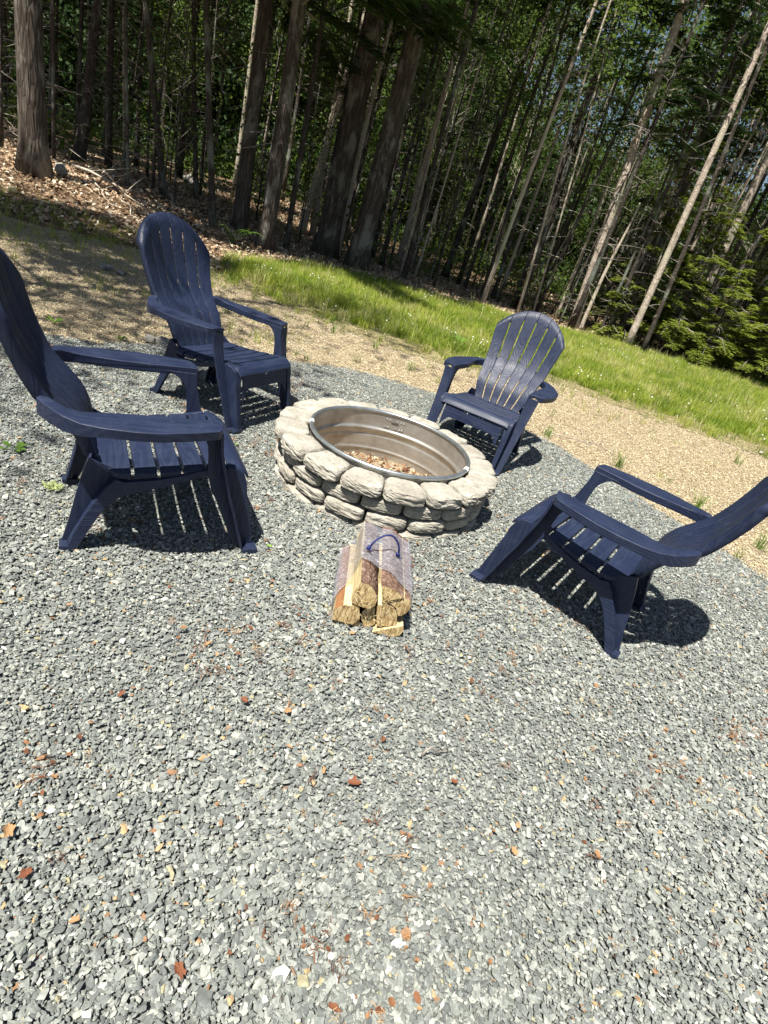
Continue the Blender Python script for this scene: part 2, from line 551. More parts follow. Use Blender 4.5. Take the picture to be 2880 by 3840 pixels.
# ------------------------------------------------------------------ scattering (geometry nodes on a point mesh)
def scatter(name, pos, rot, scl, idx, tint, variants, label, cat):
    n = len(pos)
    me = bpy.data.meshes.new(name)
    me.vertices.add(n)
    me.vertices.foreach_set('co', np.asarray(pos, np.float32).ravel())
    for an, ty, arr, key in (('rot', 'FLOAT_VECTOR', rot, 'vector'), ('scl', 'FLOAT_VECTOR', scl, 'vector'),
                             ('idx', 'INT', idx, 'value'), ('tint', 'FLOAT', tint, 'value')):
        at = me.attributes.new(an, ty, 'POINT')
        at.data.foreach_set(key, np.asarray(arr, np.int32 if ty == 'INT' else np.float32).ravel())
    me.update()
    o = link(name, me)
    col = bpy.data.collections.new(name + '_pieces')
    for k, vm in enumerate(variants):
        vo = bpy.data.objects.new('%s_piece_%02d' % (name, k), vm)
        col.objects.link(vo)
    g = bpy.data.node_groups.new(name + '_scatter', 'GeometryNodeTree')
    g.interface.new_socket('Geometry', in_out='INPUT', socket_type='NodeSocketGeometry')
    g.interface.new_socket('Geometry', in_out='OUTPUT', socket_type='NodeSocketGeometry')
    N = g.nodes; L = g.links.new
    gi = N.new('NodeGroupInput'); go = N.new('NodeGroupOutput')
    mp = N.new('GeometryNodeMeshToPoints')
    ci = N.new('GeometryNodeCollectionInfo'); ci.inputs['Collection'].default_value = col
    ci.inputs['Separate Children'].default_value = True; ci.inputs['Reset Children'].default_value = True
    ip = N.new('GeometryNodeInstanceOnPoints'); ip.inputs['Pick Instance'].default_value = True
    def attr(nm, ty):
        a = N.new('GeometryNodeInputNamedAttribute'); a.data_type = ty; a.inputs['Name'].default_value = nm
        return a.outputs['Attribute']
    e2r = N.new('FunctionNodeEulerToRotation')
    L(attr('rot', 'FLOAT_VECTOR'), e2r.inputs[0])
    L(gi.outputs[0], mp.inputs['Mesh']); L(mp.outputs[0], ip.inputs['Points'])
    L(ci.outputs[0], ip.inputs['Instance']); L(attr('idx', 'INT'), ip.inputs['Instance Index'])
    L(e2r.outputs[0], ip.inputs['Rotation']); L(attr('scl', 'FLOAT_VECTOR'), ip.inputs['Scale'])
    L(ip.outputs[0], go.inputs[0])
    md = o.modifiers.new('scatter', 'NODES'); md.node_group = g
    return tag(o, label, cat, kind='stuff')


def pts_in(poly, dens, keep=None):
    xs = [p[0] for p in poly]; ys = [p[1] for p in poly]
    n = int((max(xs) - min(xs)) * (max(ys) - min(ys)) * dens)
    x = RNG.uniform(min(xs), max(xs), n); y = RNG.uniform(min(ys), max(ys), n)
    k = inside(x + RNG.normal(0, 0.03, n), y + RNG.normal(0, 0.03, n), poly)
    x, y = x[k], y[k]
    if keep is not None:
        k = keep(x, y); x, y = x[k], y[k]
    return x, y


def in_view(x, y, marg=0.25, z=0.0):
    dx, dy, dz = x, y, z - CAM_H
    zz = dx * _fw[0] + dy * _fw[1] + dz * _fw[2]
    u = (dx * R_[0] + dy * R_[1] + dz * R_[2]) / zz
    v = (dx * U_[0] + dy * U_[1] + dz * U_[2]) / zz
    return (zz > 0) & (np.abs(u) < 1440 / F_PX + marg) & (np.abs(v) < 1920 / F_PX + marg)


PIT = (-0.079, 2.948)


def rock_mesh(name, seed, npts, dims, mat, rough=0.25):
    r = random.Random(seed)
    bm = bmesh.new()
    for i in range(npts):
        v = Vector((r.gauss(0, 1), r.gauss(0, 1), r.gauss(0, 1))).normalized() * r.uniform(1 - rough, 1)
        bm.verts.new((v.x * dims[0], v.y * dims[1], v.z * dims[2]))
    bmesh.ops.convex_hull(bm, input=bm.verts)
    loose = [v for v in bm.verts if not v.link_faces]
    bmesh.ops.delete(bm, geom=loose, context='VERTS')
    bmesh.ops.recalc_face_normals(bm, faces=bm.faces)
    me = bpy.data.meshes.new(name); bm.to_mesh(me); bm.free()
    me.materials.append(mat)
    return me


# gravel
def gr_keep(x, y):
    far = (x - PIT[0]) ** 2 + (y - PIT[1]) ** 2 > 0.50 ** 2
    vis = in_view(x, y, 0.16)
    return far & (vis | (RNG.uniform(0, 1, x.shape) < 0.12))
gx_, gy_ = pts_in(GRAVEL, 27000, gr_keep)
ng = len(gx_)
gv = [rock_mesh('stone_chip', 100 + k, 11 + k % 5, (0.5, 0.29 + 0.035 * (k % 4), 0.14 + 0.03 * (k % 4)), M['gravel']) for k in range(16)]
size = np.clip(np.exp(RNG.normal(math.log(0.0130), 0.40, ng)), 0.006, 0.036)
und = np.sin(gx_ * 3.1 + 1.3 * np.sin(gy_ * 2.3)) * np.sin(gy_ * 2.7 + 1.7 * np.sin(gx_ * 1.9))
gp = np.stack([gx_, gy_, 0.003 + RNG.uniform(0, 0.014, ng) + 0.004 * und], 1)
size = size * (1 + 0.14 * und)
grot = np.stack([RNG.normal(0, 0.28, ng), RNG.normal(0, 0.28, ng), RNG.uniform(0, 6.28, ng)], 1)
scatter('gravel', gp, grot, np.repeat(size[:, None], 3, 1) * RNG.uniform(0.8, 1.2, (ng, 3)), RNG.integers(0, 16, ng),
        RNG.uniform(0, 1, ng), gv, 'blue grey crushed stone gravel covering the ground around the fire pit', 'gravel')

# straw mulch on the seeded soil
def ml_keep(x, y):
    g = inside(x, y, GRAVEL); t = inside(x, y, GRASS)
    vis = in_view(x, y, 0.15)
    return (~g | (RNG.uniform(0, 1, x.shape) < 0.004)) & (~t | (RNG.uniform(0, 1, x.shape) < 0.4)) & vis
MUL = [(-6.5, 2.6), (-6.8, 5.5), (-6.2, 7.4), (-4.6, 7.9), (-3.1, 8.3), (-0.6, 7.6), (0.2, 7.5), (1.8, 8.3), (4.4, 7.8), (6.5, 7), (6.5, 2), (2.4, 1.5)]
mx_, my_ = pts_in(MUL, 12000, ml_keep)
nm_ = len(mx_)
def chip_mesh(k):
    r = random.Random(k)
    w, h = r.uniform(0.12, 0.3), r.uniform(0.03, 0.08)
    b = r.uniform(-0.1, 0.1)
    V = [(-.5, -w / 2, 0), (.5, -w / 2 * .7, 0), (.5, w / 2 * .6, 0), (-.5, w / 2, 0), (0, -w / 2, h + b), (0, w / 2, h + b), (-.5, 0, h), (.5, 0, h)]
    return mk('chip', V, [(0, 4, 5, 3), (4, 1, 2, 5), (0, 6, 3), (0, 3, 2, 1)], M['mulch'])
msz = RNG.uniform(0.006, 0.021, nm_)
mz = np.array([terr(a, b) for a, b in zip(mx_, my_)]) - 0.014 + RNG.uniform(0, 0.014, nm_)
scatter('straw_mulch', np.stack([mx_, my_, mz], 1), np.stack([RNG.normal(0, .3, nm_), RNG.normal(0, .3, nm_), RNG.uniform(0, 6.28, nm_)], 1),
        np.stack([msz, msz * RNG.uniform(.7, 1.5, nm_), msz], 1), RNG.integers(0, 8, nm_), RNG.uniform(0, 1, nm_), [chip_mesh(k) for k in range(8)],
        'tan straw and chip mulch strewn over the bare soil between gravel and grass', 'mulch')


# grass
def blade_clump(k, n, h, spread, mat, wid=0.006, bend=0.5):
    r = random.Random(k); Q = []
    for i in range(n):
        a = r.uniform(0, 6.28); px, py = r.gauss(0, spread), r.gauss(0, spread)
        hh = h * r.uniform(0.5, 1.1); b = r.uniform(0.1, bend) * hh; w = wid * r.uniform(0.6, 1.3)
        ca, sa = math.cos(a), math.sin(a); wx, wy = -sa * w / 2, ca * w / 2
        P = [(px, py, 0), (px + ca * b * .25, py + sa * b * .25, hh * .55), (px + ca * b, py + sa * b, hh)]
        for s in range(2):
            w0 = 1.0 if s == 0 else 0.75; w1 = 0.75 if s == 0 else 0.08
            p, q = P[s], P[s + 1]
            Q.append([(p[0] - wx * w0, p[1] - wy * w0, p[2]), (p[0] + wx * w0, p[1] + wy * w0, p[2]),
                      (q[0] + wx * w1, q[1] + wy * w1, q[2]), (q[0] - wx * w1, q[1] - wy * w1, q[2])])
    return mk_quads('blades', Q, mat)


clumps = [blade_clump(k, 26, 0.135, 0.05, M['grass'], 0.006, 0.8) for k in range(6)]
def grass_keep(x, y):
    e = np.zeros(x.shape)
    # thin out towards the lower edge
    lower = np.interp(x, [-3.3, -2.94, -1.42, -0.4, 0.17, 1.82, 2.85, 4.37, 6, 9, 14], [8.6, 7.5, 7.1, 6.7, 6.7, 7.6, 7.4, 7.0, 6.2, 5, 4.5])
    d = y - lower
    nz = np.array([noise.noise(Vector((a * 1.7, b * 1.7, 41))) for a, b in zip(x, y)])
    nz2 = np.array([noise.noise(Vector((a * 0.7, b * 0.7, 61))) for a, b in zip(x, y)])
    p = np.clip(0.04 + (d + nz * 0.9) * 0.55, 0.03, 1) * np.clip(0.9 + nz2 * 0.9, 0.4, 1)
    return in_view(x, y, 0.15) & (RNG.uniform(0, 1, x.shape) < p)
hx, hy = pts_in(GRASS, 190, grass_keep)
nh = len(hx)
hz = np.array([terr(a, b) for a, b in zip(hx, hy)]) - 0.012
hs = RNG.uniform(0.65, 1.25, nh)
patch = np.array([noise.noise(Vector((a * 0.8, b * 0.8, 0))) for a, b in zip(hx, hy)])
scatter('meadow_grass', np.stack([hx, hy, hz], 1), np.stack([RNG.normal(0, .12, nh), RNG.normal(0, .12, nh), RNG.uniform(0, 6.28, nh)], 1),
        np.stack([hs, hs, hs * RNG.uniform(.7, 1.2, nh) * (1 + 0.35 * patch)], 1), RNG.integers(0, 6, nh),
        np.clip(0.46 + patch * 0.45 + RNG.normal(0, 0.24, nh), 0, 1), clumps,
        'bright green uncut meadow grass along the foot of the forest', 'grass')

# dead seed stalks standing in the grass
qx, qy = pts_in(GRASS, 7, grass_keep)
nq = len(qx)
scatter('dry_stalks', np.stack([qx, qy, np.array([terr(a, b) for a, b in zip(qx, qy)]) - 0.01], 1),
        np.stack([RNG.normal(0, .1, nq), RNG.normal(0, .1, nq), RNG.uniform(0, 6.28, nq)], 1), RNG.uniform(.7, 1.3, (nq, 1)) * np.ones((1, 3)),
        RNG.integers(0, 3, nq), RNG.uniform(0.85, 1, nq), [blade_clump(80 + k, 7, 0.26, 0.05, M['grass'], 0.005, 0.4) for k in range(3)],
        'dry tan seed stalks standing in the meadow grass', 'dry stalks')

# sparse shoots over the bare soil, thicker at the left where the soil is shaded
def shoot_keep(x, y):
    g = inside(x, y, GRAVEL); t = inside(x, y, GRASS)
    nz = np.array([noise.noise(Vector((a * 0.9, b * 0.9, 11))) for a, b in zip(x, y)])
    left = (x < -1.2) & (y > 5.0)
    p = np.where(left, 0.20 + 0.9 * np.clip(nz, 0, 1) + np.clip((y - 6.9) * 1.2, 0, 1.0), 0.03 + np.clip((y - 6.2) * 0.2, 0, 0.25))
    return ~g & ~t & in_view(x, y, 0.1) & (RNG.uniform(0, 1, x.shape) < p)
wx, wy = pts_in([(-6.8, 3.5), (-6.8, 8.6), (-3.2, 9.2), (-0.6, 7.5), (0.2, 7.3), (1.8, 8.1), (4.4, 7.6), (6, 7), (6, 3), (2.4, 3.2), (-0.2, 5)], 75, shoot_keep)
nw = len(wx)
wz = np.array([terr(a, b) for a, b in zip(wx, wy)]) - 0.015
ws = RNG.uniform(0.3, 0.8, nw)
shoots = [blade_clump(40 + k, 9, 0.17, 0.03, M['grass'], 0.007, 0.9) for k in range(4)]
scatter('sparse_shoots', np.stack([wx, wy, wz], 1), np.stack([RNG.normal(0, .15, nw), RNG.normal(0, .15, nw), RNG.uniform(0, 6.28, nw)], 1),
        np.repeat(ws[:, None], 3, 1), RNG.integers(0, 4, nw), RNG.uniform(0.1, 0.95, nw), shoots,
        'thin scattered grass shoots coming up through the bare soil', 'grass')

# clover heads
def clover_mesh():
    bm = bmesh.new(); bmesh.ops.create_icosphere(bm, subdivisions=1, radius=0.009)
    bmesh.ops.translate(bm, verts=bm.verts, vec=(0, 0, 0.125))
    me = bpy.data.meshes.new('clover'); bm.to_mesh(me); bm.free(); me.materials.append(M['clover']); return me
cx_, cy_ = pts_in(GRASS, 9, lambda x, y: in_view(x, y, 0.05) & (x < 6) & (np.array([noise.noise(Vector((a * .9, b * .9, 31))) for a, b in zip(x, y)]) > 0.08))
nc = len(cx_)
scatter('clover_flowers', np.stack([cx_, cy_, np.array([terr(a, b) for a, b in zip(cx_, cy_)])], 1), RNG.normal(0, .2, (nc, 3)),
        RNG.uniform(0.7, 1.3, (nc, 1)) * np.ones((1, 3)), np.zeros(nc, int), np.zeros(nc), [clover_mesh()],
        'small white clover flowers dotted through the meadow grass', 'flowers')


# leaf litter
def leaf_mesh(k, mat, lobed=False):
    r = random.Random(k)
    n = 10 if lobed else 6
    V = [(0, 0, 0.05)]
    for i in range(n):
        a = 6.2832 * i / n
        rr = (0.5 if (i % 2 == 0 or not lobed) else 0.24) * r.uniform(0.8, 1.15)
        V.append((math.cos(a) * rr, math.sin(a) * rr * (0.85 if lobed else 0.6), r.uniform(-0.06, 0.2)))
    return mk('leaf', V, [(0, 1 + i, 1 + (i + 1) % n) for i in range(n)], mat)
lv = [leaf_mesh(k, M['litter'], k % 2 == 0) for k in range(8)]
LIT = [(-14, 6.5), (-13, 30), (14, 32), (11, 17.3), (6.8, 16.5), (3.2, 15.3), (0.3, 13.9), (-2.2, 13.2), (-3.3, 11.5), (-3.7, 9.2), (-3.2, 8.3), (-5.0, 8.0), (-8, 7.2)]
lx, ly = pts_in(LIT, 300, lambda x, y: in_view(x, y, 0.1) & (RNG.uniform(0, 1, x.shape) < np.clip(1.3 - (y - 9) / 16, 0.12, 1)))
nl = len(lx)
lz = np.array([terr(a, b) for a, b in zip(lx, ly)]) - 0.02 + RNG.uniform(0, 0.04, nl)
lsz = RNG.uniform(0.04, 0.11, nl)
scatter('leaf_litter', np.stack([lx, ly, lz], 1), np.stack([RNG.normal(0, .45, nl), RNG.normal(0, .45, nl), RNG.uniform(0, 6.28, nl)], 1),
        np.repeat(lsz[:, None], 3, 1), RNG.integers(0, 8, nl), np.clip(RNG.normal(0.68, 0.28, nl), 0, 1), lv,
        'dry brown leaf litter covering the bank and forest floor', 'leaf litter')

# small rust scraps and needles lying in the gravel, in loose patches
def scrap_keep(x, y):
    nz = np.array([noise.noise(Vector((a * 2.6, b * 2.6, 23))) for a, b in zip(x, y)])
    return in_view(x, y, 0.05) & (RNG.uniform(0, 1, x.shape) < np.clip((nz - 0.15) * 2.2, 0.05, 1))
sx_, sy_ = pts_in([(-3, 0.2), (-3, 3.2), (-1, 4.6), (1, 4.6), (2.2, 3.2), (3, 2.2), (3, 0.2)], 420, scrap_keep)
ns = len(sx_)
def needle_scrap(k):
    r = random.Random(k); Q = []
    for i in range(12):
        a = r.gauss(0.8, 0.7); c, s = math.cos(a), math.sin(a); l = r.uniform(.2, .6); ox, oy = r.gauss(0, .5), r.gauss(0, .35); w = .02 if i % 4 else .055
        Q.append([(ox - c * l - s * w, oy - s * l + c * w, .1), (ox - c * l + s * w, oy - s * l - c * w, .1), (ox + c * l + s * w, oy + s * l - c * w, .25), (ox + c * l - s * w, oy + s * l + c * w, .25)])
    return mk_quads('needles', Q, M['leafscrap'])
sv = [leaf_mesh(60 + k, M['leafscrap'], k % 2 == 0) for k in range(4)] + [needle_scrap(k) for k in range(4)]
ssz = RNG.uniform(0.010, 0.026, ns)
scatter('leaf_scraps', np.stack([sx_, sy_, 0.017 + RNG.uniform(0, .01, ns)], 1), np.stack([RNG.normal(0, .3, ns), RNG.normal(0, .3, ns), RNG.uniform(0, 6.28, ns)], 1),
        np.repeat(ssz[:, None], 3, 1), RNG.integers(0, 8, ns), RNG.uniform(0, 1, ns), sv, 'small rust coloured leaf scraps and needles caught in the gravel', 'leaf scraps')


# ------------------------------------------------------------------ the fire pit
def pit_stone(name, r0, r1, a0, a1, z0, z1, seed, parent):
    """one tumbled wedge block, rounded and broken on its outer face"""
    rr = random.Random(seed)
    n = 11
    bm = bmesh.new()
    bmesh.ops.create_cube(bm, size=2.0)
    bmesh.ops.subdivide_edges(bm, edges=bm.edges, cuts=n, use_grid_fill=True)
    off = Vector((seed * 3.1, seed * 1.7, seed * 0.9))
    am, ah = (a0 + a1) / 2, (a1 - a0) / 2
    rm, rh = (r0 + r1) / 2, (r1 - r0) / 2
    zm, zh = (z0 + z1) / 2, (z1 - z0) / 2
    tilt = rr.uniform(-0.06, 0.06)
    for v in bm.verts:
        p = v.co.copy()
        # superellipsoid rounding
        q = [abs(c) for c in p]
        m = max(q)
        e = 5.0
        k = (sum(c ** e for c in q)) ** (1 / e)
        p = p * (m / k * 1.0)
        d1 = noise.fractal(p * 1.5 + off, 1.0, 2.0, 4)
        d2 = noise.fractal(p * 4.5 + off * 2, 1.0, 2.0, 3)
        outer = max(0.0, p.x)                      # the broken face points outward
        d3 = noise.noise(p * 2.3 + off * 3)
        p.x *= 1 + 0.055 * d1 * outer * 1.6
        if outer > 0.5:
            p.x -= 0.13 * abs(d2) * outer + 0.18 * max(0.0, p.z - 0.84 + 0.25 * d3) + 0.10 * max(0.0, abs(p.y) - 0.92 + 0.2 * d2) + 0.12 * max(0.0, -p.z - 0.8 + 0.3 * d3)
        p.z *= 1 + 0.03 * d1 + 0.03 * d3 * outer
        p.y *= 1 + 0.035 * d2 + 0.03 * d3
        r = rm + rh * p.x
        a = am + ah * p.y
        z = zm + zh * p.z + 0.004 * d1 + tilt * p.y * 0.04
        v.co = (math.cos(a) * r, math.sin(a) * r, z)
        if p.z > 0.85: v.co.z -= 0.004 * max(0.0, d2)
    me = bpy.data.meshes.new(name); bm.to_mesh(me); bm.free()
    me.materials.append(M['stone'])
    o = link(name, me, parent)
    return o


pit = empty('stone_fire_pit', (PIT[0], PIT[1], 0))
tag(pit, 'round dry stacked ring of weathered tan grey wall blocks around the steel tub', 'fire pit')
courses = [(0.186, 0.262, 0.452, 0.628, -127.7), (0.112, 0.186, 0.462, 0.603, -137.0), (0.040, 0.112, 0.465, 0.606, -132.8), (-0.045, 0.040, 0.465, 0.604, -117.5)]
sd = 1
for ci_, (z0, z1, r0, r1, aj) in enumerate(courses):
    n = 17
    da = 2 * math.pi / n
    for k in range(n):
        rr = random.Random(900 + sd)
        g0, g1 = rr.uniform(0.003, 0.011), rr.uniform(0.003, 0.011)
        a0 = rad(aj) + k * da
        dr = rr.uniform(-0.010, 0.010)
        pit_stone('stone_block', r0 + dr, r1 + dr, a0 + g0, a0 + da - g1, z0 + 0.002, z1 + (rr.uniform(-0.004, 0.006) if ci_ == 0 else -0.003), sd, pit)
        sd += 1

ring = empty('steel_fire_ring', (PIT[0], PIT[1], 0))
tag(ring, 'round galvanised steel tub ring lining the inside of the stone pit', 'fire ring')
def lathe(name, prof, mat, parent, seg=96, closed=False, smooth=True):
    V = [(math.cos(2 * math.pi * k / seg) * r, math.sin(2 * math.pi * k / seg) * r, z) for k in range(seg) for r, z in prof]
    n = len(prof); F = []
    for k in range(seg):
        k2 = (k + 1) % seg
        for i in range(n if closed else n - 1):
            j = (i + 1) % n
            F.append((k * n + i, k2 * n + i, k2 * n + j, k * n + j))
    return link(name, fix_normals(mk(name, V, F, mat, smooth)), parent)
RR = 0.448
rim_o = lathe('rim', [(RR + 0.0115 * math.cos(t), 0.272 + 0.0115 * math.sin(t)) for t in np.linspace(0, 2 * math.pi, 14, endpoint=False)], M['steel'], ring, closed=True)
wall = []
for z in np.linspace(0.266, -0.05, 66):
    r = RR - 0.004
    for zc, wd, amp in ((0.155, 0.011, 0.010), (0.118, 0.007, -0.004), (0.02, 0.008, 0.006)):
        r -= amp * math.exp(-((z - zc) / wd) ** 2)
    wall.append((r, z))
wall += [(wall[-1][0] + 0.003, -0.05)] + [(r + 0.003, z) for r, z in reversed(wall)][1:]
lathe('tub_wall', wall, M['steel_in'], ring)
# seam plate with rivets and slot, at the far inner side
Vs, Fs = [], []
for k in range(9):
    a = rad(84 + k * 2.2)
    for z in (0.245, 0.175):
        Vs.append((math.cos(a) * (RR - 0.0075), math.sin(a) * (RR - 0.0075), z))
for k in range(8): Fs.append((2 * k, 2 * k + 2, 2 * k + 3, 2 * k + 1))
seam = link('seam_plate', mk('seam_plate', Vs, Fs, M['steel_in'], True), ring)
V_, F_ = [], []
for az in (85.5, 87.6, 91, 97, 99.5):
    for z in (0.235, 0.188):
        a = rad(az)
        V_, F_ = merge((V_, F_), tube([(math.cos(a) * (RR - 0.006), math.sin(a) * (RR - 0.006), z), (math.cos(a) * (RR - 0.0125), math.sin(a) * (RR - 0.0125), z)], [0.005, 0.0035], 7))
link('rivets', mk('rivets', V_, F_, M['steel'], True), seam)
a = rad(92)
V_, F_ = tube([(math.cos(rad(89)) * (RR - 0.010), math.sin(rad(89)) * (RR - 0.010), 0.222), (math.cos(rad(95.5)) * (RR - 0.010), math.sin(rad(95.5)) * (RR - 0.010), 0.222)], 0.003, 6)
link('slot', mk('slot', V_, F_, M['bark_dark']), seam)
for az in (-168, -14):
    a = rad(az)
    pts = [(math.cos(a + t) * RR, math.sin(a + t) * RR, 0.273) for t in np.linspace(-0.028, 0.028, 5)]
    V_, F_ = tube(pts, 0.0145, 12)
    link('rim_clip', mk('rim_clip', V_, F_, M['chip_white'], True), rim_o)
# floor of the pit
V_ = [(PIT[0], PIT[1], -0.028)] + [(PIT[0] + math.cos(t) * 0.444, PIT[1] + math.sin(t) * 0.444, -0.03) for t in np.linspace(0, 2 * math.pi, 40, endpoint=False)]
tag(link('pit_floor', mk('pit_floor', V_, [(0, 1 + i, 1 + (i + 1) % 40) for i in range(40)], M['seedbed'])), kind='structure')
th = RNG.uniform(0, 6.28, 1900); rr_ = 0.435 * np.sqrt(RNG.uniform(0, 1, 1900))
scatter('pit_debris', np.stack([PIT[0] + rr_ * np.cos(th), PIT[1] + rr_ * np.sin(th), -0.026 + RNG.uniform(0, .015, 1900)], 1),
        np.stack([RNG.normal(0, .4, 1900), RNG.normal(0, .4, 1900), RNG.uniform(0, 6.28, 1900)], 1), RNG.uniform(0.012, 0.035, (1900, 1)) * np.ones((1, 3)),
        RNG.integers(0, 8, 1900), RNG.uniform(0, 1, 1900), [leaf_mesh(170 + k, M['leafscrap']) if k % 2 else chip_mesh(70 + k) for k in range(8)], 'dry straw and chips lying in the bottom of the steel tub', 'debris')


# ------------------------------------------------------------------ the chairs
# side profile (y,z) of the backrest at its edge, and half width over height
BP = [(0.290, -0.112), (0.336, -0.139), (0.39, -0.152), (0.442, -0.171), (0.481, -0.201), (0.522, -0.240), (0.565, -0.283), (0.65, -0.323),
      (0.733, -0.354), (0.825, -0.380), (0.90, -0.402), (0.99, -0.432)]
BW = [(0.290, 0.168), (0.39, 0.200), (0.45, 0.212), (0.52, 0.226), (0.56, 0.236), (0.60, 0.240), (0.65, 0.245), (0.73, 0.258), (0.83, 0.270), (0.99, 0.288)]
def interp(T, z): return float(np.interp(z, [t[0] for t in T], [t[1] for t in T]))
def ss(T, z): return (interp(T, z - 0.02) + interp(T, z) + interp(T, z + 0.02)) / 3
HW, ZC, ZT = 0.270, 0.828, 0.987
RA = (HW ** 2 + (ZT - ZC) ** 2) / (2 * (ZT - ZC))
def ztop(x): return ZT - RA + math.sqrt(max(0, RA * RA - x * x))
def back_pt(u, v, off=0.0):
    """u -1..1 across, v 0..1 up; off = distance behind the face"""
    x = u * 0.25
    for _ in range(6):
        zt = ztop(min(abs(x), HW)); z = 0.290 + v * (zt - 0.290); x = u * ss(BW, z)
    sag = 0.012 + 0.034 * sstep(0.3, 0.75, z)
    y = ss(BP, z) - sag * (1 - u * u) + 0.006
    dtop = (1 - v) * (zt - 0.29)
    if dtop < 0.035: y -= 0.020 * ((0.035 - dtop) / 0.035) ** 2
    return Vector((x, y - off, z - off * 0.32))


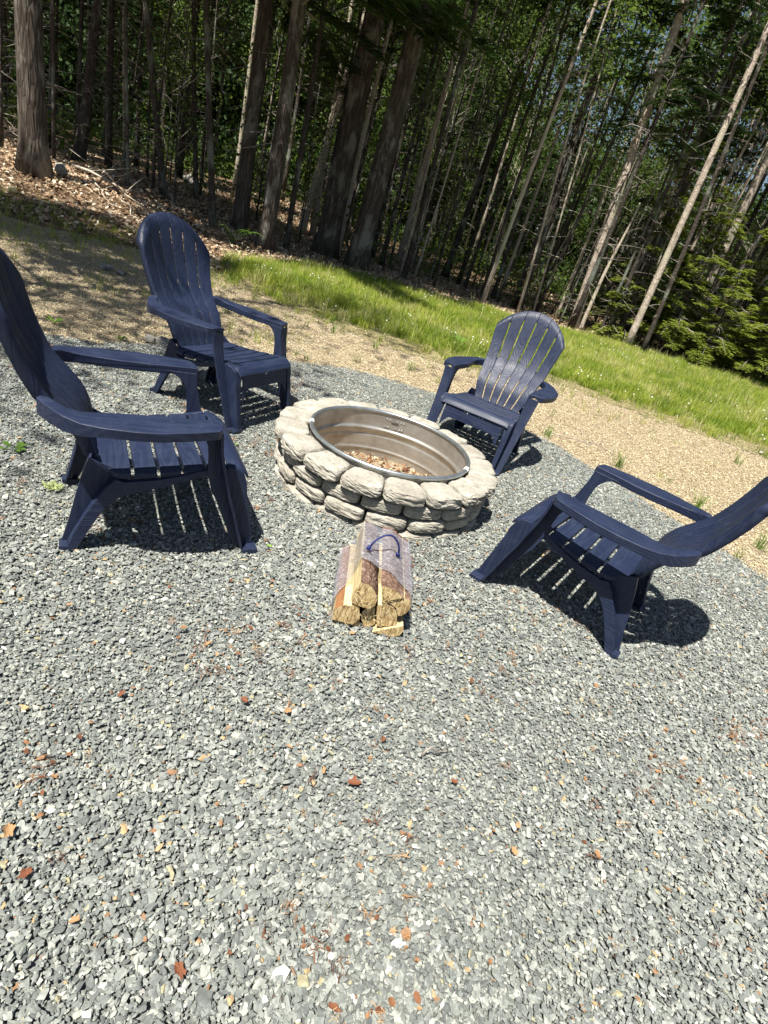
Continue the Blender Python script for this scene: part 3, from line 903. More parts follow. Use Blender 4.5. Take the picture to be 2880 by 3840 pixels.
def build_chair():
    root = empty('adirondack_chair')
    X, Y, Z = M['pl_x'], M['pl_y'], M['pl_z']
    # six back slats, fanning out
    vs = list(np.linspace(0, 1, 37))
    for k in range(6):
        u0, u1 = -1 + k / 3, -1 + (k + 1) / 3
        V, F = [], []
        for off in (0.0, 0.011):
            for v in vs:
                z = back_pt(0, v).z
                gap = (0.0050 if z < 0.53 else 0.0058) if (0.305 < z < 0.515 or 0.605 < z < 0.912) else 0.0008
                w = ss(BW, z)
                for j in range(5):
                    u = u0 + (u1 - u0) * j / 4
                    if j == 0 and k > 0: u += gap / w
                    if j == 4 and k < 5: u -= gap / w
                    p = back_pt(u, v, off)
                    if off == 0.0 and 0 < j < 4: p.y += 0.0018        # slight crown on each slat
                    V.append(p)
        n = len(vs); A = n * 5
        for i in range(n - 1):
            for j in range(4):
                a = i * 5 + j
                F.append((a, a + 1, a + 6, a + 5)); F.append((A + a, A + a + 5, A + a + 6, A + a + 1))
            F.append((i * 5, i * 5 + 5, A + i * 5 + 5, A + i * 5)); F.append((i * 5 + 4, A + i * 5 + 4, A + i * 5 + 9, i * 5 + 9))
        for j in range(4):
            F.append((j, A + j, A + j + 1, j + 1)); t = (n - 1) * 5 + j; F.append((t, t + 1, A + t + 1, A + t))
        bevel(link('back_slat', fix_normals(mk('back_slat', V, F, Z, True)), root), 0.0022, 2, 50)
    # cross bands behind the slats
    for z0, z1, nm in ((0.522, 0.600, 'back_band'), (0.290, 0.318, 'back_band'), (0.0, 0.0, 'top_band')):
        V, F = [], []
        for i in range(21):
            u = -0.985 + 1.97 * i / 20
            if nm == 'top_band':
                vv = [1 - 0.062 / 0.65, 1 - 0.01]
            else:
                zt = ztop(abs(u) * HW); vv = [(z0 - 0.29) / (zt - 0.29), (z1 - 0.29) / (zt - 0.29)]
            for v in vv:
                V.append(back_pt(u, v, 0.0105)); V.append(back_pt(u, v, 0.020))
        for i in range(20):
            a = i * 4
            F += [(a, a + 4, a + 6, a + 2), (a + 1, a + 3, a + 7, a + 5), (a, a + 1, a + 5, a + 4), (a + 2, a + 6, a + 7, a + 3)]
        link(nm, fix_normals(mk(nm, V, F, Z, True)), root)
    # rim flange that turns back round the outline
    path = [(-1.0, v) for v in np.linspace(0.0, 1, 26)] + [(u, 1.0) for u in np.linspace(-0.92, 0.92, 22)] + [(1.0, v) for v in np.linspace(1, 0.0, 26)]
    V, F = [], []
    for u, v in path:
        s = 1.006
        p0 = back_pt(u, v, 0.001); p0.x *= s
        dpt = 0.034 if abs(u) > 0.99 else 0.030
        tz = sstep(0.0, 0.15, v)
        V += [p0, back_pt(u, v, 0.004 + dpt * (0.4 + 0.6 * tz)), back_pt(u * 0.975, min(v, 0.994), 0.004 + dpt * (0.4 + 0.6 * tz)), back_pt(u * 0.975, min(v, 0.992), 0.002)]
    n = len(path)
    for i in range(n - 1):
        for j in range(4):
            F.append((i * 4 + j, (i + 1) * 4 + j, (i + 1) * 4 + (j + 1) % 4, i * 4 + (j + 1) % 4))
    link('back_rim', fix_normals(mk('back_rim', V, F, Z, True)), root)

    # seat slats, saddle shaped, with turned down ends
    def seat_z(y, x):
        z = float(np.interp(y, [-0.13, -0.02, 0.06, 0.14, 0.22, 0.30, 0.345, 0.37, 0.388, 0.394], [0.322, 0.327, 0.334, 0.345, 0.358, 0.366, 0.363, 0.350, 0.332, 0.318]))
        return z - 0.010 * (1 - min(1, (abs(x) / 0.25)) ** 2) * (1 - sstep(0.2, 0.35, y))
    bounds = [(-0.128, -0.026), (-0.014, 0.058), (0.070, 0.139), (0.151, 0.218), (0.230, 0.297), (0.309, 0.392)]
    for k, (ya, yb) in enumerate(bounds):
        xw = 0.262 if k < 4 else (0.258 if k == 4 else 0.248)
        xsn = [-xw, -xw + 0.004, -xw + 0.022, -xw * 0.6, -xw * 0.3, 0, xw * 0.3, xw * 0.6, xw - 0.022, xw - 0.004, xw]
        ny_ = 8 if k in (0, 5) else 5
        V, F = [], []
        for off in (0, 1):
            for i in range(ny_):
                for x in xsn:
                    y = ya + (yb - ya) * i / (ny_ - 1)
                    if k == 0:
                        cr = 0.075 * max(0, (abs(x) - 0.17) / 0.10) ** 2.2
                        y = ya + cr + (yb - ya - cr) * i / (ny_ - 1)
                    z = seat_z(y, x)
                    dr = max(0, abs(x) - (xw - 0.022))
                    z -= dr * (0.45 if k < 5 else 0.25)
                    V.append((x, y, z - (0.021 if off and k < 5 else 0.010 if off else 0)) if not (k == 5 and off) else (x, y - 0.006, z - 0.008))
        m_ = len(xsn); A = ny_ * m_
        for i in range(ny_ - 1):
            for j in range(m_ - 1):
                a = i * m_ + j
                F += [(a, a + 1, a + m_ + 1, a + m_), (A + a, A + a + m_, A + a + m_ + 1, A + a + 1)]
            F += [(i * m_, (i + 1) * m_, A + (i + 1) * m_, A + i * m_), (i * m_ + m_ - 1, A + i * m_ + m_ - 1, A + (i + 1) * m_ + m_ - 1, (i + 1) * m_ + m_ - 1)]
        for j in range(m_ - 1):
            t = (ny_ - 1) * m_ + j
            F += [(j, A + j, A + j + 1, j + 1), (t, t + 1, A + t + 1, A + t)]
        bevel(link('seat_slat', fix_normals(mk('seat_slat', V, F, X, True)), root), 0.005, 2, 40)
    # two lengthwise bearers hidden under the slats, seen through the gaps
    for x in (-0.12, 0.12):
        tp = [(-0.10, 0.297), (0.06, 0.312), (0.22, 0.336), (0.30, 0.346)]
        bt = [(y, z - 0.022) for y, z in tp]
        link('seat_rib', fix_normals(mk('seat_rib', *strip_solid(tp, bt, x - 0.004, x + 0.004), Y)), root)

    for s in (1, -1):
        # armrest: paddle outline, deep skirts
        outer = [(0.352, 0.244), (0.372, 0.228), (0.395, 0.14), (0.410, 0.05), (0.412, -0.04), (0.402, -0.12), (0.380, -0.185), (0.350, -0.232), (0.312, -0.268), (0.275, -0.292), (0.242, -0.306)]
        inner = [(0.274, 0.258), (0.274, 0.238), (0.272, 0.14), (0.268, 0.05), (0.268, -0.04), (0.276, -0.12), (0.283, -0.185), (0.276, -0.225), (0.258, -0.252), (0.240, -0.268), (0.228, -0.285)]
        V, F = [], []
        n = len(outer)
        for (ox, oy), (ix, iy) in zip(outer, inner):
            mx, my = (ox + ix) / 2, (oy + iy) / 2
            zt = 0.551 - 0.006 * sstep(0.25, 0.0, oy) + 0.018 * sstep(-0.18, -0.30, oy)
            dpo = 0.034 + 0.02 * sstep(-0.10, -0.26, oy); dpi = 0.036 + 0.012 * sstep(-0.15, -0.28, oy)
            V += [(s * ox, oy, zt), (s * mx, my, zt + 0.004), (s * ix, iy, zt), (s * (ix + 0.002), iy, zt - dpi), (s * mx, my, zt - 0.010 - 0.02 * sstep(-0.2, -0.3, oy)), (s * (ox - 0.002), oy, zt - dpo)]
        for i in range(n - 1):
            for j in range(6):
                F.append((i * 6 + j, (i + 1) * 6 + j, (i + 1) * 6 + (j + 1) % 6, i * 6 + (j + 1) % 6))
        F.append((0, 1, 2, 3, 4, 5)); F.append(tuple(reversed(range((n - 1) * 6, n * 6))))
        bevel(link('armrest', fix_normals(mk('armrest', V, F, Y, True)), root), 0.0035, 2, 32)
        # front leg: web with gusset, outer face, inner lower face and foot
        fr = [(0.254, 0.528), (0.262, 0.467), (0.278, 0.40), (0.297, 0.338), (0.318, 0.265), (0.344, 0.193), (0.372, 0.105), (0.400, 0.022)]
        bk = [(0.120, 0.528), (0.205, 0.478), (0.222, 0.41), (0.228, 0.345), (0.250, 0.265), (0.292, 0.193), (0.328, 0.105), (0.362, 0.022)]
        gus = [(0.120, 0.528), (0.155, 0.519), (0.183, 0.502), (0.205, 0.478), (0.217, 0.45), (0.223, 0.41), (0.228, 0.345), (0.250, 0.265), (0.292, 0.193), (0.328, 0.105), (0.362, 0.022)]
        web = prism(gus + list(reversed(fr)), s * 0.272, s * 0.279)
        V, F = [], []
        m_ = len(fr)
        for t, (y, z) in enumerate(fr):
            w = 0.350 - 0.036 * t / (m_ - 1)
            V += [(s * 0.2795, y + 0.001, z), (s * w, y - 0.004, z), (s * w, y - 0.015, z), (s * (w - 0.006), y - 0.015, z), (s * (w - 0.006), y - 0.009, z), (s * 0.2795, y - 0.006, z)]
        for i in range(m_ - 1):
            for j in range(6): F.append((i * 6 + j, (i + 1) * 6 + j, (i + 1) * 6 + (j + 1) % 6, i * 6 + (j + 1) % 6))
        F.append((0, 1, 2, 3, 4, 5)); F.append(tuple(range((m_ - 1) * 6, m_ * 6)))
        lf = [(0.306, 0.366), (0.340, 0.360), (0.366, 0.340), (0.382, 0.300), (0.390, 0.245), (0.405, 0.180), (0.425, 0.100), (0.444, 0.022)]
        lb = [(0.284, 0.338), (0.290, 0.315), (0.300, 0.285), (0.312, 0.250), (0.326, 0.210), (0.346, 0.150), (0.368, 0.082), (0.388, 0.022)]
        V2, F2 = [], []
        for t, ((ya, za), (yb, zb)) in enumerate(zip(lf, lb)):
            w = 0.2145 + 0.030 * t / 7
            V2 += [(s * 0.2715, ya, za), (s * w, ya + 0.001, za), (s * (w + 0.001), (ya * 0.75 + yb * 0.25), (za * 0.75 + zb * 0.25)), (s * (w + 0.012), (ya * 0.75 + yb * 0.25), (za * 0.75 + zb * 0.25)), (s * 0.2645, yb, zb), (s * 0.2715, yb, zb)]
        for i in range(7):
            for j in range(6): F2.append((i * 6 + j, (i + 1) * 6 + j, (i + 1) * 6 + (j + 1) % 6, i * 6 + (j + 1) % 6))
        F2.append((0, 1, 2, 3, 4, 5)); F2.append(tuple(range(42, 48)))
        foot = box(s * 0.246, s * 0.3145, 0.396, 0.456, 0.0, 0.0225)
        leg = link('front_leg', fix_normals(mk('front_leg', *merge(web, (V, F), (V2, F2), foot), Z, True)), root)
        bevel(leg, 0.0022, 2, 30)
        # side rail running back and down into the rear leg
        rt = [(0.292, 0.388), (0.262, 0.380), (0.222, 0.370), (0.127, 0.339), (0.056, 0.322), (-0.010, 0.314), (-0.045, 0.309), (-0.072, 0.297), (-0.099, 0.269), (-0.127, 0.225), (-0.152, 0.181), (-0.180, 0.127), (-0.206, 0.062), (-0.222, 0.015)]
        rb = [(0.318, 0.330), (0.275, 0.332), (0.225, 0.322), (0.132, 0.290), (0.036, 0.258), (-0.010, 0.247), (-0.038, 0.236), (-0.060, 0.224), (-0.079, 0.208), (-0.103, 0.178), (-0.122, 0.149), (-0.145, 0.105), (-0.170, 0.052), (-0.186, 0.015)]
        rt = [(y, z - 0.022) if y > -0.06 else (y, z) for y, z in rt]
        bevel(link('side_rail', fix_normals(mk('side_rail', *strip_solid(rt, rb, s * 0.250, s * 0.271), Y, True)), root), 0.0025, 2, 35)
        wr = [(-0.040, 0.300), (-0.157, 0.357), (-0.178, 0.289), (-0.199, 0.197), (-0.216, 0.113), (-0.238, 0.022)]
        wf = [(-0.035, 0.250), (-0.075, 0.275), (-0.110, 0.235), (-0.148, 0.170), (-0.185, 0.100), (-0.210, 0.022)]
        w_ = strip_solid(wr, wf, s * 0.226, s * 0.2325)
        # rear panel turned inward
        V3, F3 = [], []
        for t, (y, z) in enumerate(wr[1:]):
            wd = 0.175 + 0.030 * t / 4
            V3 += [(s * 0.2255, y, z), (s * wd, y + 0.004, z), (s * wd, y + 0.010, z), (s * 0.2255, y + 0.007, z)]
        for i in range(4):
            for j in range(4): F3.append((i * 4 + j, (i + 1) * 4 + j, (i + 1) * 4 + (j + 1) % 4, i * 4 + (j + 1) % 4))
        F3.append((0, 1, 2, 3)); F3.append((16, 17, 18, 19))
        ft = box(s * 0.222, s * 0.2705, -0.246, -0.188, 0.0, 0.0215)
        bridge = strip_solid([(-0.10, 0.262), (-0.128, 0.219), (-0.155, 0.165), (-0.190, 0.09), (-0.214, 0.03)], [(-0.108, 0.252), (-0.136, 0.209), (-0.163, 0.155), (-0.198, 0.08), (-0.222, 0.022)], s * 0.2330, s * 0.2495)
        bevel(link('rear_leg', fix_normals(mk('rear_leg', *merge(w_, (V3, F3), ft, bridge), Z, True)), root), 0.002, 2, 35)
    # front apron with arched lower edge
    V, F = [], []
    xs_ = np.linspace(-0.2135, 0.2135, 25)
    for x in xs_:
        a = abs(x) / 0.2135
        zb = 0.238 - 0.075 * sstep(0.72, 1.0, a) * (a ** 3)
        for z, dy in ((0.322, 0.0), (0.29, 0.0), (zb, 0.0), (zb, -0.008), (0.29, -0.008), (0.322, -0.008)):
            y = float(np.interp(z, [0.16, 0.245, 0.30, 0.322], [0.408, 0.391, 0.3855, 0.380])) + dy
            V.append((x, y, z))
    for i in range(24):
        for j in range(6): F.append((i * 6 + j, (i + 1) * 6 + j, (i + 1) * 6 + (j + 1) % 6, i * 6 + (j + 1) % 6))
    F.append((0, 1, 2, 3, 4, 5)); F.append(tuple(range(144, 150)))
    bevel(link('front_apron', fix_normals(mk('front_apron', V, F, X, True)), root), 0.002, 2, 40)
    # crossbar under the back
    bevel(link('rear_crossbar', fix_normals(mk('rear_crossbar', *box(-0.225, 0.225, -0.136, -0.120, 0.255, 0.300), X)), root), 0.003)
    return root


def copy_tree(o, parent=None):
    c = o.copy(); COL.objects.link(c)
    if parent is not None: c.parent = parent
    for ch in list(o.children): copy_tree(ch, c)
    return c


CHAIRS = [(-1.002, 1.912, -57.1, 'navy slatted garden chair at left, facing right, its backrest cut by the photo edge'),
          (-1.290, 3.397, -108.4, 'tall-looking navy slatted garden chair behind the leftmost one, in front of the leaf bank'),
          (0.522, 4.099, 159.6, 'navy slatted garden chair behind the stone pit, facing the camera with grass behind it'),
          (1.010, 2.274, 61.4, 'navy slatted garden chair at right, facing the pit, its back cut by the photo edge')]
proto = build_chair()
chairs = [proto] + [copy_tree(proto) for _ in range(3)]
for o, (x, y, r, lab) in zip(chairs, CHAIRS):
    o.location = (x, y, 0.012); o.rotation_euler = (0, 0, rad(r))
    tag(o, lab, 'chair', 'navy slatted garden chairs set around the fire pit')

def scuff(ch, k):
    r = random.Random(k); V, F = [], []
    x = r.uniform(-0.15, -0.02)
    for i in range(16):
        x0 = x + i * 0.011; w = r.uniform(0.003, 0.010); zz = 0.3215 - r.uniform(0, 0.003)
        h = r.uniform(0.002, 0.007) * (2.2 if i in (10, 11) else 1)
        y = 0.3835 + 0.0006
        b = len(V)
        V += [(x0, y - 0.001, zz), (x0 + w, y - 0.001, zz), (x0 + w * .8, y + 0.0012, zz - h), (x0 + w * .2, y + 0.0012, zz - h)]
        F.append((b, b + 1, b + 2, b + 3))
    link('scuff_marks', mk('scuff_marks', V, F, M['chip_white']), ch)
scuff(chairs[1], 3); scuff(chairs[2], 5)


# ------------------------------------------------------------------ firewood bundle
A_ = Vector((-0.012, 1.640, 0.012)); UDIR = Vector((0.9916, 0.129, 0))
YAW = math.atan2(UDIR.y, UDIR.x)
bundle = empty('firewood_bundle', A_, YAW)
bundle.scale = (1.07, 1.04, 1.04)
bundle.location = A_ + Vector((0.0, -0.024, 0.002))
tag(bundle, 'split pine firewood bundle wrapped in clear film, lying before the pit', 'firewood')
def z8uv(px, py):     # pixel of the bundle close-up -> (u, w) on the front face plane
    x = (px * 550 / 1659 + 1150) / 1.736; y = (py * 550 / 1659 + 1850) / 1.736
    d = ray(x, y); n = np.array([UDIR.y, -UDIR.x, 0]); o = np.array([0, 0, CAM_H])
    t = (n @ (np.array(A_) - o)) / (n @ d); P = o + d * t
    return float((P - np.array(A_)) @ np.array(UDIR)), max(0.0, float(P[2]) - 0.012)
LOGS = [  # outline on the front end, kind of each side (s split, b bark, i inner bark), shift of the front end, length
    ([(300, 1390), (330, 1268), (430, 1236), (540, 1238), (602, 1255), (606, 1385), (530, 1452)], 'sissbss', 0.0, 0.40),
    ([(300, 1400), (530, 1460), (605, 1400), (612, 1480), (530, 1518), (400, 1500), (330, 1462)], 'ssbbbbb', 0.012, 0.40),
    ([(508, 1140), (615, 968), (700, 1000), (770, 1075), (795, 1160), (765, 1240), (690, 1276), (600, 1245), (515, 1200)], 'sbbbbbsss', -0.004, 0.42),
    ([(832, 1215), (826, 1040), (920, 1050), (1000, 1095), (1075, 1165), (960, 1185)], 'sbbbss', 0.004, 0.41),
    ([(880, 1222), (970, 1192), (1078, 1172), (1148, 1192), (1138, 1280), (1090, 1340), (1035, 1372), (1000, 1368), (985, 1290), (930, 1245)], 'ssbbbbssss', 0.010, 0.40),
    ([(775, 1245), (870, 1232), (940, 1258), (990, 1310), (996, 1400), (992, 1470), (880, 1482), (770, 1478)], 'sbbbbsss', 0.008, 0.40),
    ([(620, 1340), (700, 1290), (765, 1300), (764, 1480), (700, 1520), (640, 1512), (605, 1420)], 'bsssbbb', 0.022, 0.38),
    ([(720, 1522), (880, 1488), (1068, 1450), (1070, 1510), (1030, 1560), (960, 1598), (880, 1612), (790, 1590), (735, 1555)], 'ssbbbbbbb', 0.0, 0.41),
    ([(560, 1530), (640, 1516), (715, 1530), (760, 1575), (760, 1606), (620, 1606), (570, 1580)], 'bssbbbb', 0.016, 0.39),
    ([(998, 1375), (1068, 1372), (1068, 1445), (998, 1462)], 'ssss', 0.05, 0.33)]
for li, (poly, kinds, sh, ln) in enumerate(LOGS):
    P = [z8uv(*p) for p in poly]
    n0 = len(P)
    # densify and roughen the outline
    Q, K = [], []
    for i in range(n0):
        a, b = P[i], P[(i + 1) % n0]
        for t in (0, 1 / 3, 2 / 3):
            Q.append((a[0] + (b[0] - a[0]) * t, a[1] + (b[1] - a[1]) * t)); K.append(kinds[i])
    n = len(Q); rings = 11
    cx0 = sum(q[0] for q in Q) / n; cy0 = sum(q[1] for q in Q) / n
    V = []
    rl = random.Random(li)
    for r_ in range(rings):
        t = r_ / (rings - 1)
        for k, q in enumerate(Q):
            nn = noise.fractal(Vector((q[0] * 22 + li * 7, t * 3.5, q[1] * 22)), 1, 2, 4)
            nb = noise.fractal(Vector((q[0] * 60 + li * 7, t * 22, q[1] * 60)), 1, 2, 3)
            amp = 0.06 if K[k] == 's' else 0.10
            s = 0.955 + nn * amp * 0.6 + (nb * 0.06 if K[k] == 'b' else nb * 0.025)
            V.append((cx0 + (q[0] - cx0) * s, sh + t * ln, max(-0.004, cy0 + (q[1] - cy0) * s)))
    F, MI = [], []
    mid = {'s': 1, 'b': 2, 'i': 3}
    for r_ in range(rings - 1):
        for k in range(n):
            k2 = (k + 1) % n
            F.append((r_ * n + k, r_ * n + k2, (r_ + 1) * n + k2, (r_ + 1) * n + k)); MI.append(mid[K[k]])
    F.append(tuple(range(n))); MI.append(0)
    F.append(tuple(reversed(range((rings - 1) * n, rings * n)))); MI.append(0)
    me = mk('split_log', V, F, [M['logend'], M['split'], M['logbark'], M['innerbark']], False, MI)
    fix_normals(me)
    link('split_log', me, bundle)
# splinters at the ends
r_ = random.Random(5); V_, F_ = [], []
for i in range(70):
    u = r_.uniform(-0.03, 0.16); w = r_.uniform(0.02, 0.19)
    p = Vector((u, -0.004, w)); q = p + Vector((r_.uniform(-.02, .02), -r_.uniform(.004, .016), r_.uniform(-.022, .018)))
    V_, F_ = merge((V_, F_), tube([p, (p + q) / 2 + Vector((0, -.003, .003)), q], [0.0008, 0.0007, 0.0003], 3))
tag(link('splinters', mk('splinters', V_, F_, M['split']), bundle), kind='stuff')
# film: taut hull around the bundle from the rear end to a slanted front edge
hullp = [z8uv(*p) for p in [(296, 1400), (322, 1268), (420, 1225), (502, 1150), (612, 958), (720, 985), (820, 1035), (930, 1042), (1080, 1155), (1152, 1186), (1142, 1290), (1075, 1400), (1074, 1510), (960, 1605), (880, 1620), (740, 1612), (560, 1590), (400, 1512)]]
Q = []
nh_ = len(hullp)
for i in range(nh_):
    a, b = hullp[i], hullp[(i + 1) % nh_]
    for t in (0, 0.25, 0.5, 0.75): Q.append((a[0] + (b[0] - a[0]) * t, a[1] + (b[1] - a[1]) * t, i + t))
hc = (sum(q[0] for q in Q) / len(Q), sum(q[1] for q in Q) / len(Q))
# start of the film along the length, by position on the outline (left bottom ... ridge ... right ... bottom)
st = {0: 0.03, 1: 0.05, 2: 0.10, 3: 0.115, 4: 0.13, 5: 0.115, 6: 0.10, 7: 0.085, 8: 0.045, 9: 0.03, 10: 0.03, 12: 0.04, 14: 0.05, 17: 0.03, 18: 0.03}
V, F = [], []
rings = 20
for r_i in range(rings):
    for (qx, qz, pi_) in Q:
        y0 = float(np.interp(pi_, sorted(st), [st[k] for k in sorted(st)]))
        y = y0 + (0.385 - y0) * r_i / (rings - 1)
        wr_ = noise.fractal(Vector((qx * 30, y * 12, qz * 30)), 1, 2, 3)
        s = 1.035 + 0.035 * wr_
        V.append((hc[0] + (qx - hc[0]) * s, y, max(0.001, hc[1] + (qz - hc[1]) * s)))
n = len(Q)
for r_i in range(rings - 1):
    for k in range(n): F.append((r_i * n + k, r_i * n + (k + 1) % n, (r_i + 1) * n + (k + 1) % n, (r_i + 1) * n + k))
link('plastic_wrap', fix_normals(mk('plastic_wrap', V, F, M['film'], True)), bundle)
# carry handle
def top_on(px, py, hgt):
    x = (px * 550 / 1659 + 1150) / 1.736; y = (py * 550 / 1659 + 1850) / 1.736
    d = ray(x, y); t = (hgt - CAM_H) / d[2]; return Vector(np.array([0, 0, CAM_H]) + d * t)
iv = Matrix.Rotation(-YAW, 4, 'Z')
h0 = top_on(700, 625, 0.240); h1 = top_on(1012, 700, 0.215)
apex = (h0 + h1) / 2 + Vector((0.0, 0.02, 0.085))
pts = []
for t in np.linspace(0, 1, 15):
    p = h0.lerp(h1, t); k = (math.sin(math.pi * t)) ** 0.62
    pts.append(iv @ ((p + Vector((0.006, 0.016, 0.066)) * k) - A_))
V_, F_ = tube(pts, 0.0036, 8)
for e in (pts[0], pts[-1]):
    for j in range(3):
        c = e + Vector((random.uniform(-.004, .004), random.uniform(-.004, .004), 0.001 + j * 0.003))
        V_, F_ = merge((V_, F_), tube([c + Vector((-.007, 0, 0)), c, c + Vector((.007, .002, 0))], [.004, .0065, .003], 7))
    V_, F_ = merge((V_, F_), tube([e, e + Vector((.012, -.016, -.002))], [.003, .0015], 5))
link('carry_handle', mk('carry_handle', V_, F_, M['cord'], True), bundle)


# ------------------------------------------------------------------ trees
def trunk_vf(H, r0, r1, sides=10, segs=12, wob=0.05, seed=0, flare=0.35, axis=None, ridge=0.0):
    r = random.Random(seed); P, R = [], []
    ph = r.uniform(0, 6.28)
    for i in range(segs + 1):
        t = i / segs
        z = H * t
        rad_ = r0 + (r1 - r0) * t ** 0.9
        rad_ *= 1 + flare * math.exp(-z / 0.28)
        o = Vector((math.sin(t * 5 + ph) * wob * t, math.cos(t * 4 + ph) * wob * t, z))
        if axis is not None: o += Vector((axis[0] * z, axis[1] * z, 0))
        P.append(o); R.append(rad_)
    V, F = tube(P, R, sides)
    if ridge:
        V2 = []
        for k, v in enumerate(V):
            i = k // sides; c = P[min(i, segs)]
            d = Vector((v.x - c.x, v.y - c.y, 0)); a = math.atan2(d.y, d.x)
            f = 1 + ridge * noise.fractal(Vector((math.cos(a) * 4.5, math.sin(a) * 4.5, v.z * 0.8 + seed)), 1, 2, 3)
            if v.z < 0.4: f += 0.25 * (0.4 - v.z) * max(0, math.sin(a * 4 + seed))
            V2.append(Vector((c.x + d.x * f, c.y + d.y * f, v.z)))
        V = V2
    return V, F, P


def at_z(P, z):
    for i in range(len(P) - 1):
        if P[i + 1].z >= z:
            t = (z - P[i].z) / max(1e-6, P[i + 1].z - P[i].z)
            return P[i].lerp(P[i + 1], t)
    return P[-1].copy()


def dead_branches(P, z0, z1, n, length, seed, rad0=0.010):
    r = random.Random(seed); V, F = [], []
    for i in range(n):
        z = r.uniform(z0, z1); b = at_z(P, z); a = r.uniform(0, 6.28); L = length * r.uniform(0.3, 1.1)
        pts = [b]; d = Vector((math.cos(a), math.sin(a), r.uniform(-0.35, 0.25)))
        for k in range(4):
            d += Vector((r.uniform(-.25, .25), r.uniform(-.25, .25), r.uniform(-.2, .15)))
            d.normalize(); pts.append(pts[-1] + d * L / 4)
        V, F = merge((V, F), tube(pts, [rad0, rad0 * .8, rad0 * .6, rad0 * .4, rad0 * .15], 3, False))
        for k in range(r.randint(1, 4)):
            s = pts[r.randint(1, 3)]; e = s + Vector((r.uniform(-.3, .3), r.uniform(-.3, .3), r.uniform(-.25, .12))) * L * 0.8
            V, F = merge((V, F), tube([s, (s + e) / 2 + Vector((0, 0, .03)), e], [rad0 * .5, rad0 * .35, rad0 * .12], 3, False))
    return V, F


def needle_branches(P, z0, z1, r0, r1, per_m, seed, twig=0.16, dens=26, droop=0.25, wid=0.03, squash=1.0):
    """flat sprays of short needled twigs along every limb: array of quads"""
    g = np.random.default_rng(seed); Q = []; LV, LF = [], []
    z = z0
    while z < z1:
        t = (z - z0) / (z1 - z0)
        R = (r0 + (r1 - r0) * t) * g.uniform(0.55, 1.15)
        b = at_z(P, z); a = g.uniform(0, 6.283)
        d = np.array([math.cos(a), math.sin(a), g.uniform(-0.1, 0.25)])
        b0 = np.array(b)
        if R > 0.12:
            mid = b0 + d * R * 0.5; end = b0 + d * R + np.array([0, 0, -droop * R])
            if R > 0.3: LV, LF = merge((LV, LF), tube([b, mid, end], [0.006 + 0.006 * R, 0.008, 0.002], 3, False))
            nt_ = max(4, int(R * dens))
            s = g.uniform(0.18, 1.0, nt_) ** 0.8
            side = np.where(g.uniform(0, 1, nt_) < 0.5, -1, 1)
            pos = b0 + np.outer(s, d * R) + np.outer(s ** 2, [0, 0, -droop * R])
            ln = twig * g.uniform(0.6, 1.3, nt_) * (0.5 + 0.9 * np.sin(np.pi * np.clip(s, 0.05, 0.95)) ** 0.5) * (1 + 0.5 * R * 0.6)
            ang = a + side * g.uniform(0.5, 1.1, nt_)
            td = np.stack([np.cos(ang), np.sin(ang), g.uniform(-0.35, 0.1, nt_)], 1)
            wd = np.stack([-np.sin(ang), np.cos(ang), g.uniform(-0.5, 0.5, nt_)], 1) * wid
            e = pos + td * ln[:, None]
            mp_ = pos + td * ln[:, None] * 0.5
            Q.append(np.stack([pos, mp_ + wd * 0.5, e, mp_ - wd * 0.5], 1))
            for fk in (0.35, 0.65):
                q0 = pos + td * (ln * fk)[:, None]
                for sg in (-1, 1):
                    a2 = ang + sg * 0.8
                    t2 = np.stack([np.cos(a2), np.sin(a2), g.uniform(-0.3, 0.1, nt_)], 1)
                    e2 = q0 + t2 * (ln * 0.5)[:, None]
                    w2 = np.stack([-np.sin(a2), np.cos(a2), g.uniform(-0.4, 0.4, nt_)], 1) * wid * 0.8
                    m2 = (q0 + e2) / 2
                    Q.append(np.stack([q0, m2 + w2 * 0.5, e2, m2 - w2 * 0.5], 1))
        z += g.exponential(1.0 / per_m)
    return np.concatenate(Q), (LV, LF)


def leaf_clumps(centres, n, spread, size, seed):
    g = np.random.default_rng(seed); Q = []
    for c in centres:
        k = int(n * g.uniform(0.6, 1.4))
        p = np.array(c) + g.normal(0, 1, (k, 3)) * np.array([spread, spread, spread * 0.6])
        u = g.normal(0, 1, (k, 3)); u[:, 2] *= 0.5; u /= np.linalg.norm(u, axis=1)[:, None]
        w = g.normal(0, 1, (k, 3)); w -= (w * u).sum(1)[:, None] * u; w /= np.linalg.norm(w, axis=1)[:, None]
        s = size * g.uniform(0.6, 1.3, k)[:, None]
        Q.append(np.stack([p - u * s * .55, p + w * s * .38 - u * s * .05, p + u * s * .55, p - w * s * .38 - u * s * .05], 1))
    return np.concatenate(Q)


def limbs_to(P, centres, z_lo, rad0=0.03):
    V, F = [], []
    for c in centres:
        c = Vector(c); zb = max(z_lo, c.z - 0.45 * math.hypot(c.x, c.y) - 0.3)
        b = at_z(P, zb)
        V, F = merge((V, F), tube([b, (b + c) / 2 + Vector((0, 0, -0.08)), c], [rad0, rad0 * .6, rad0 * .2], 4, False))
    return V, F


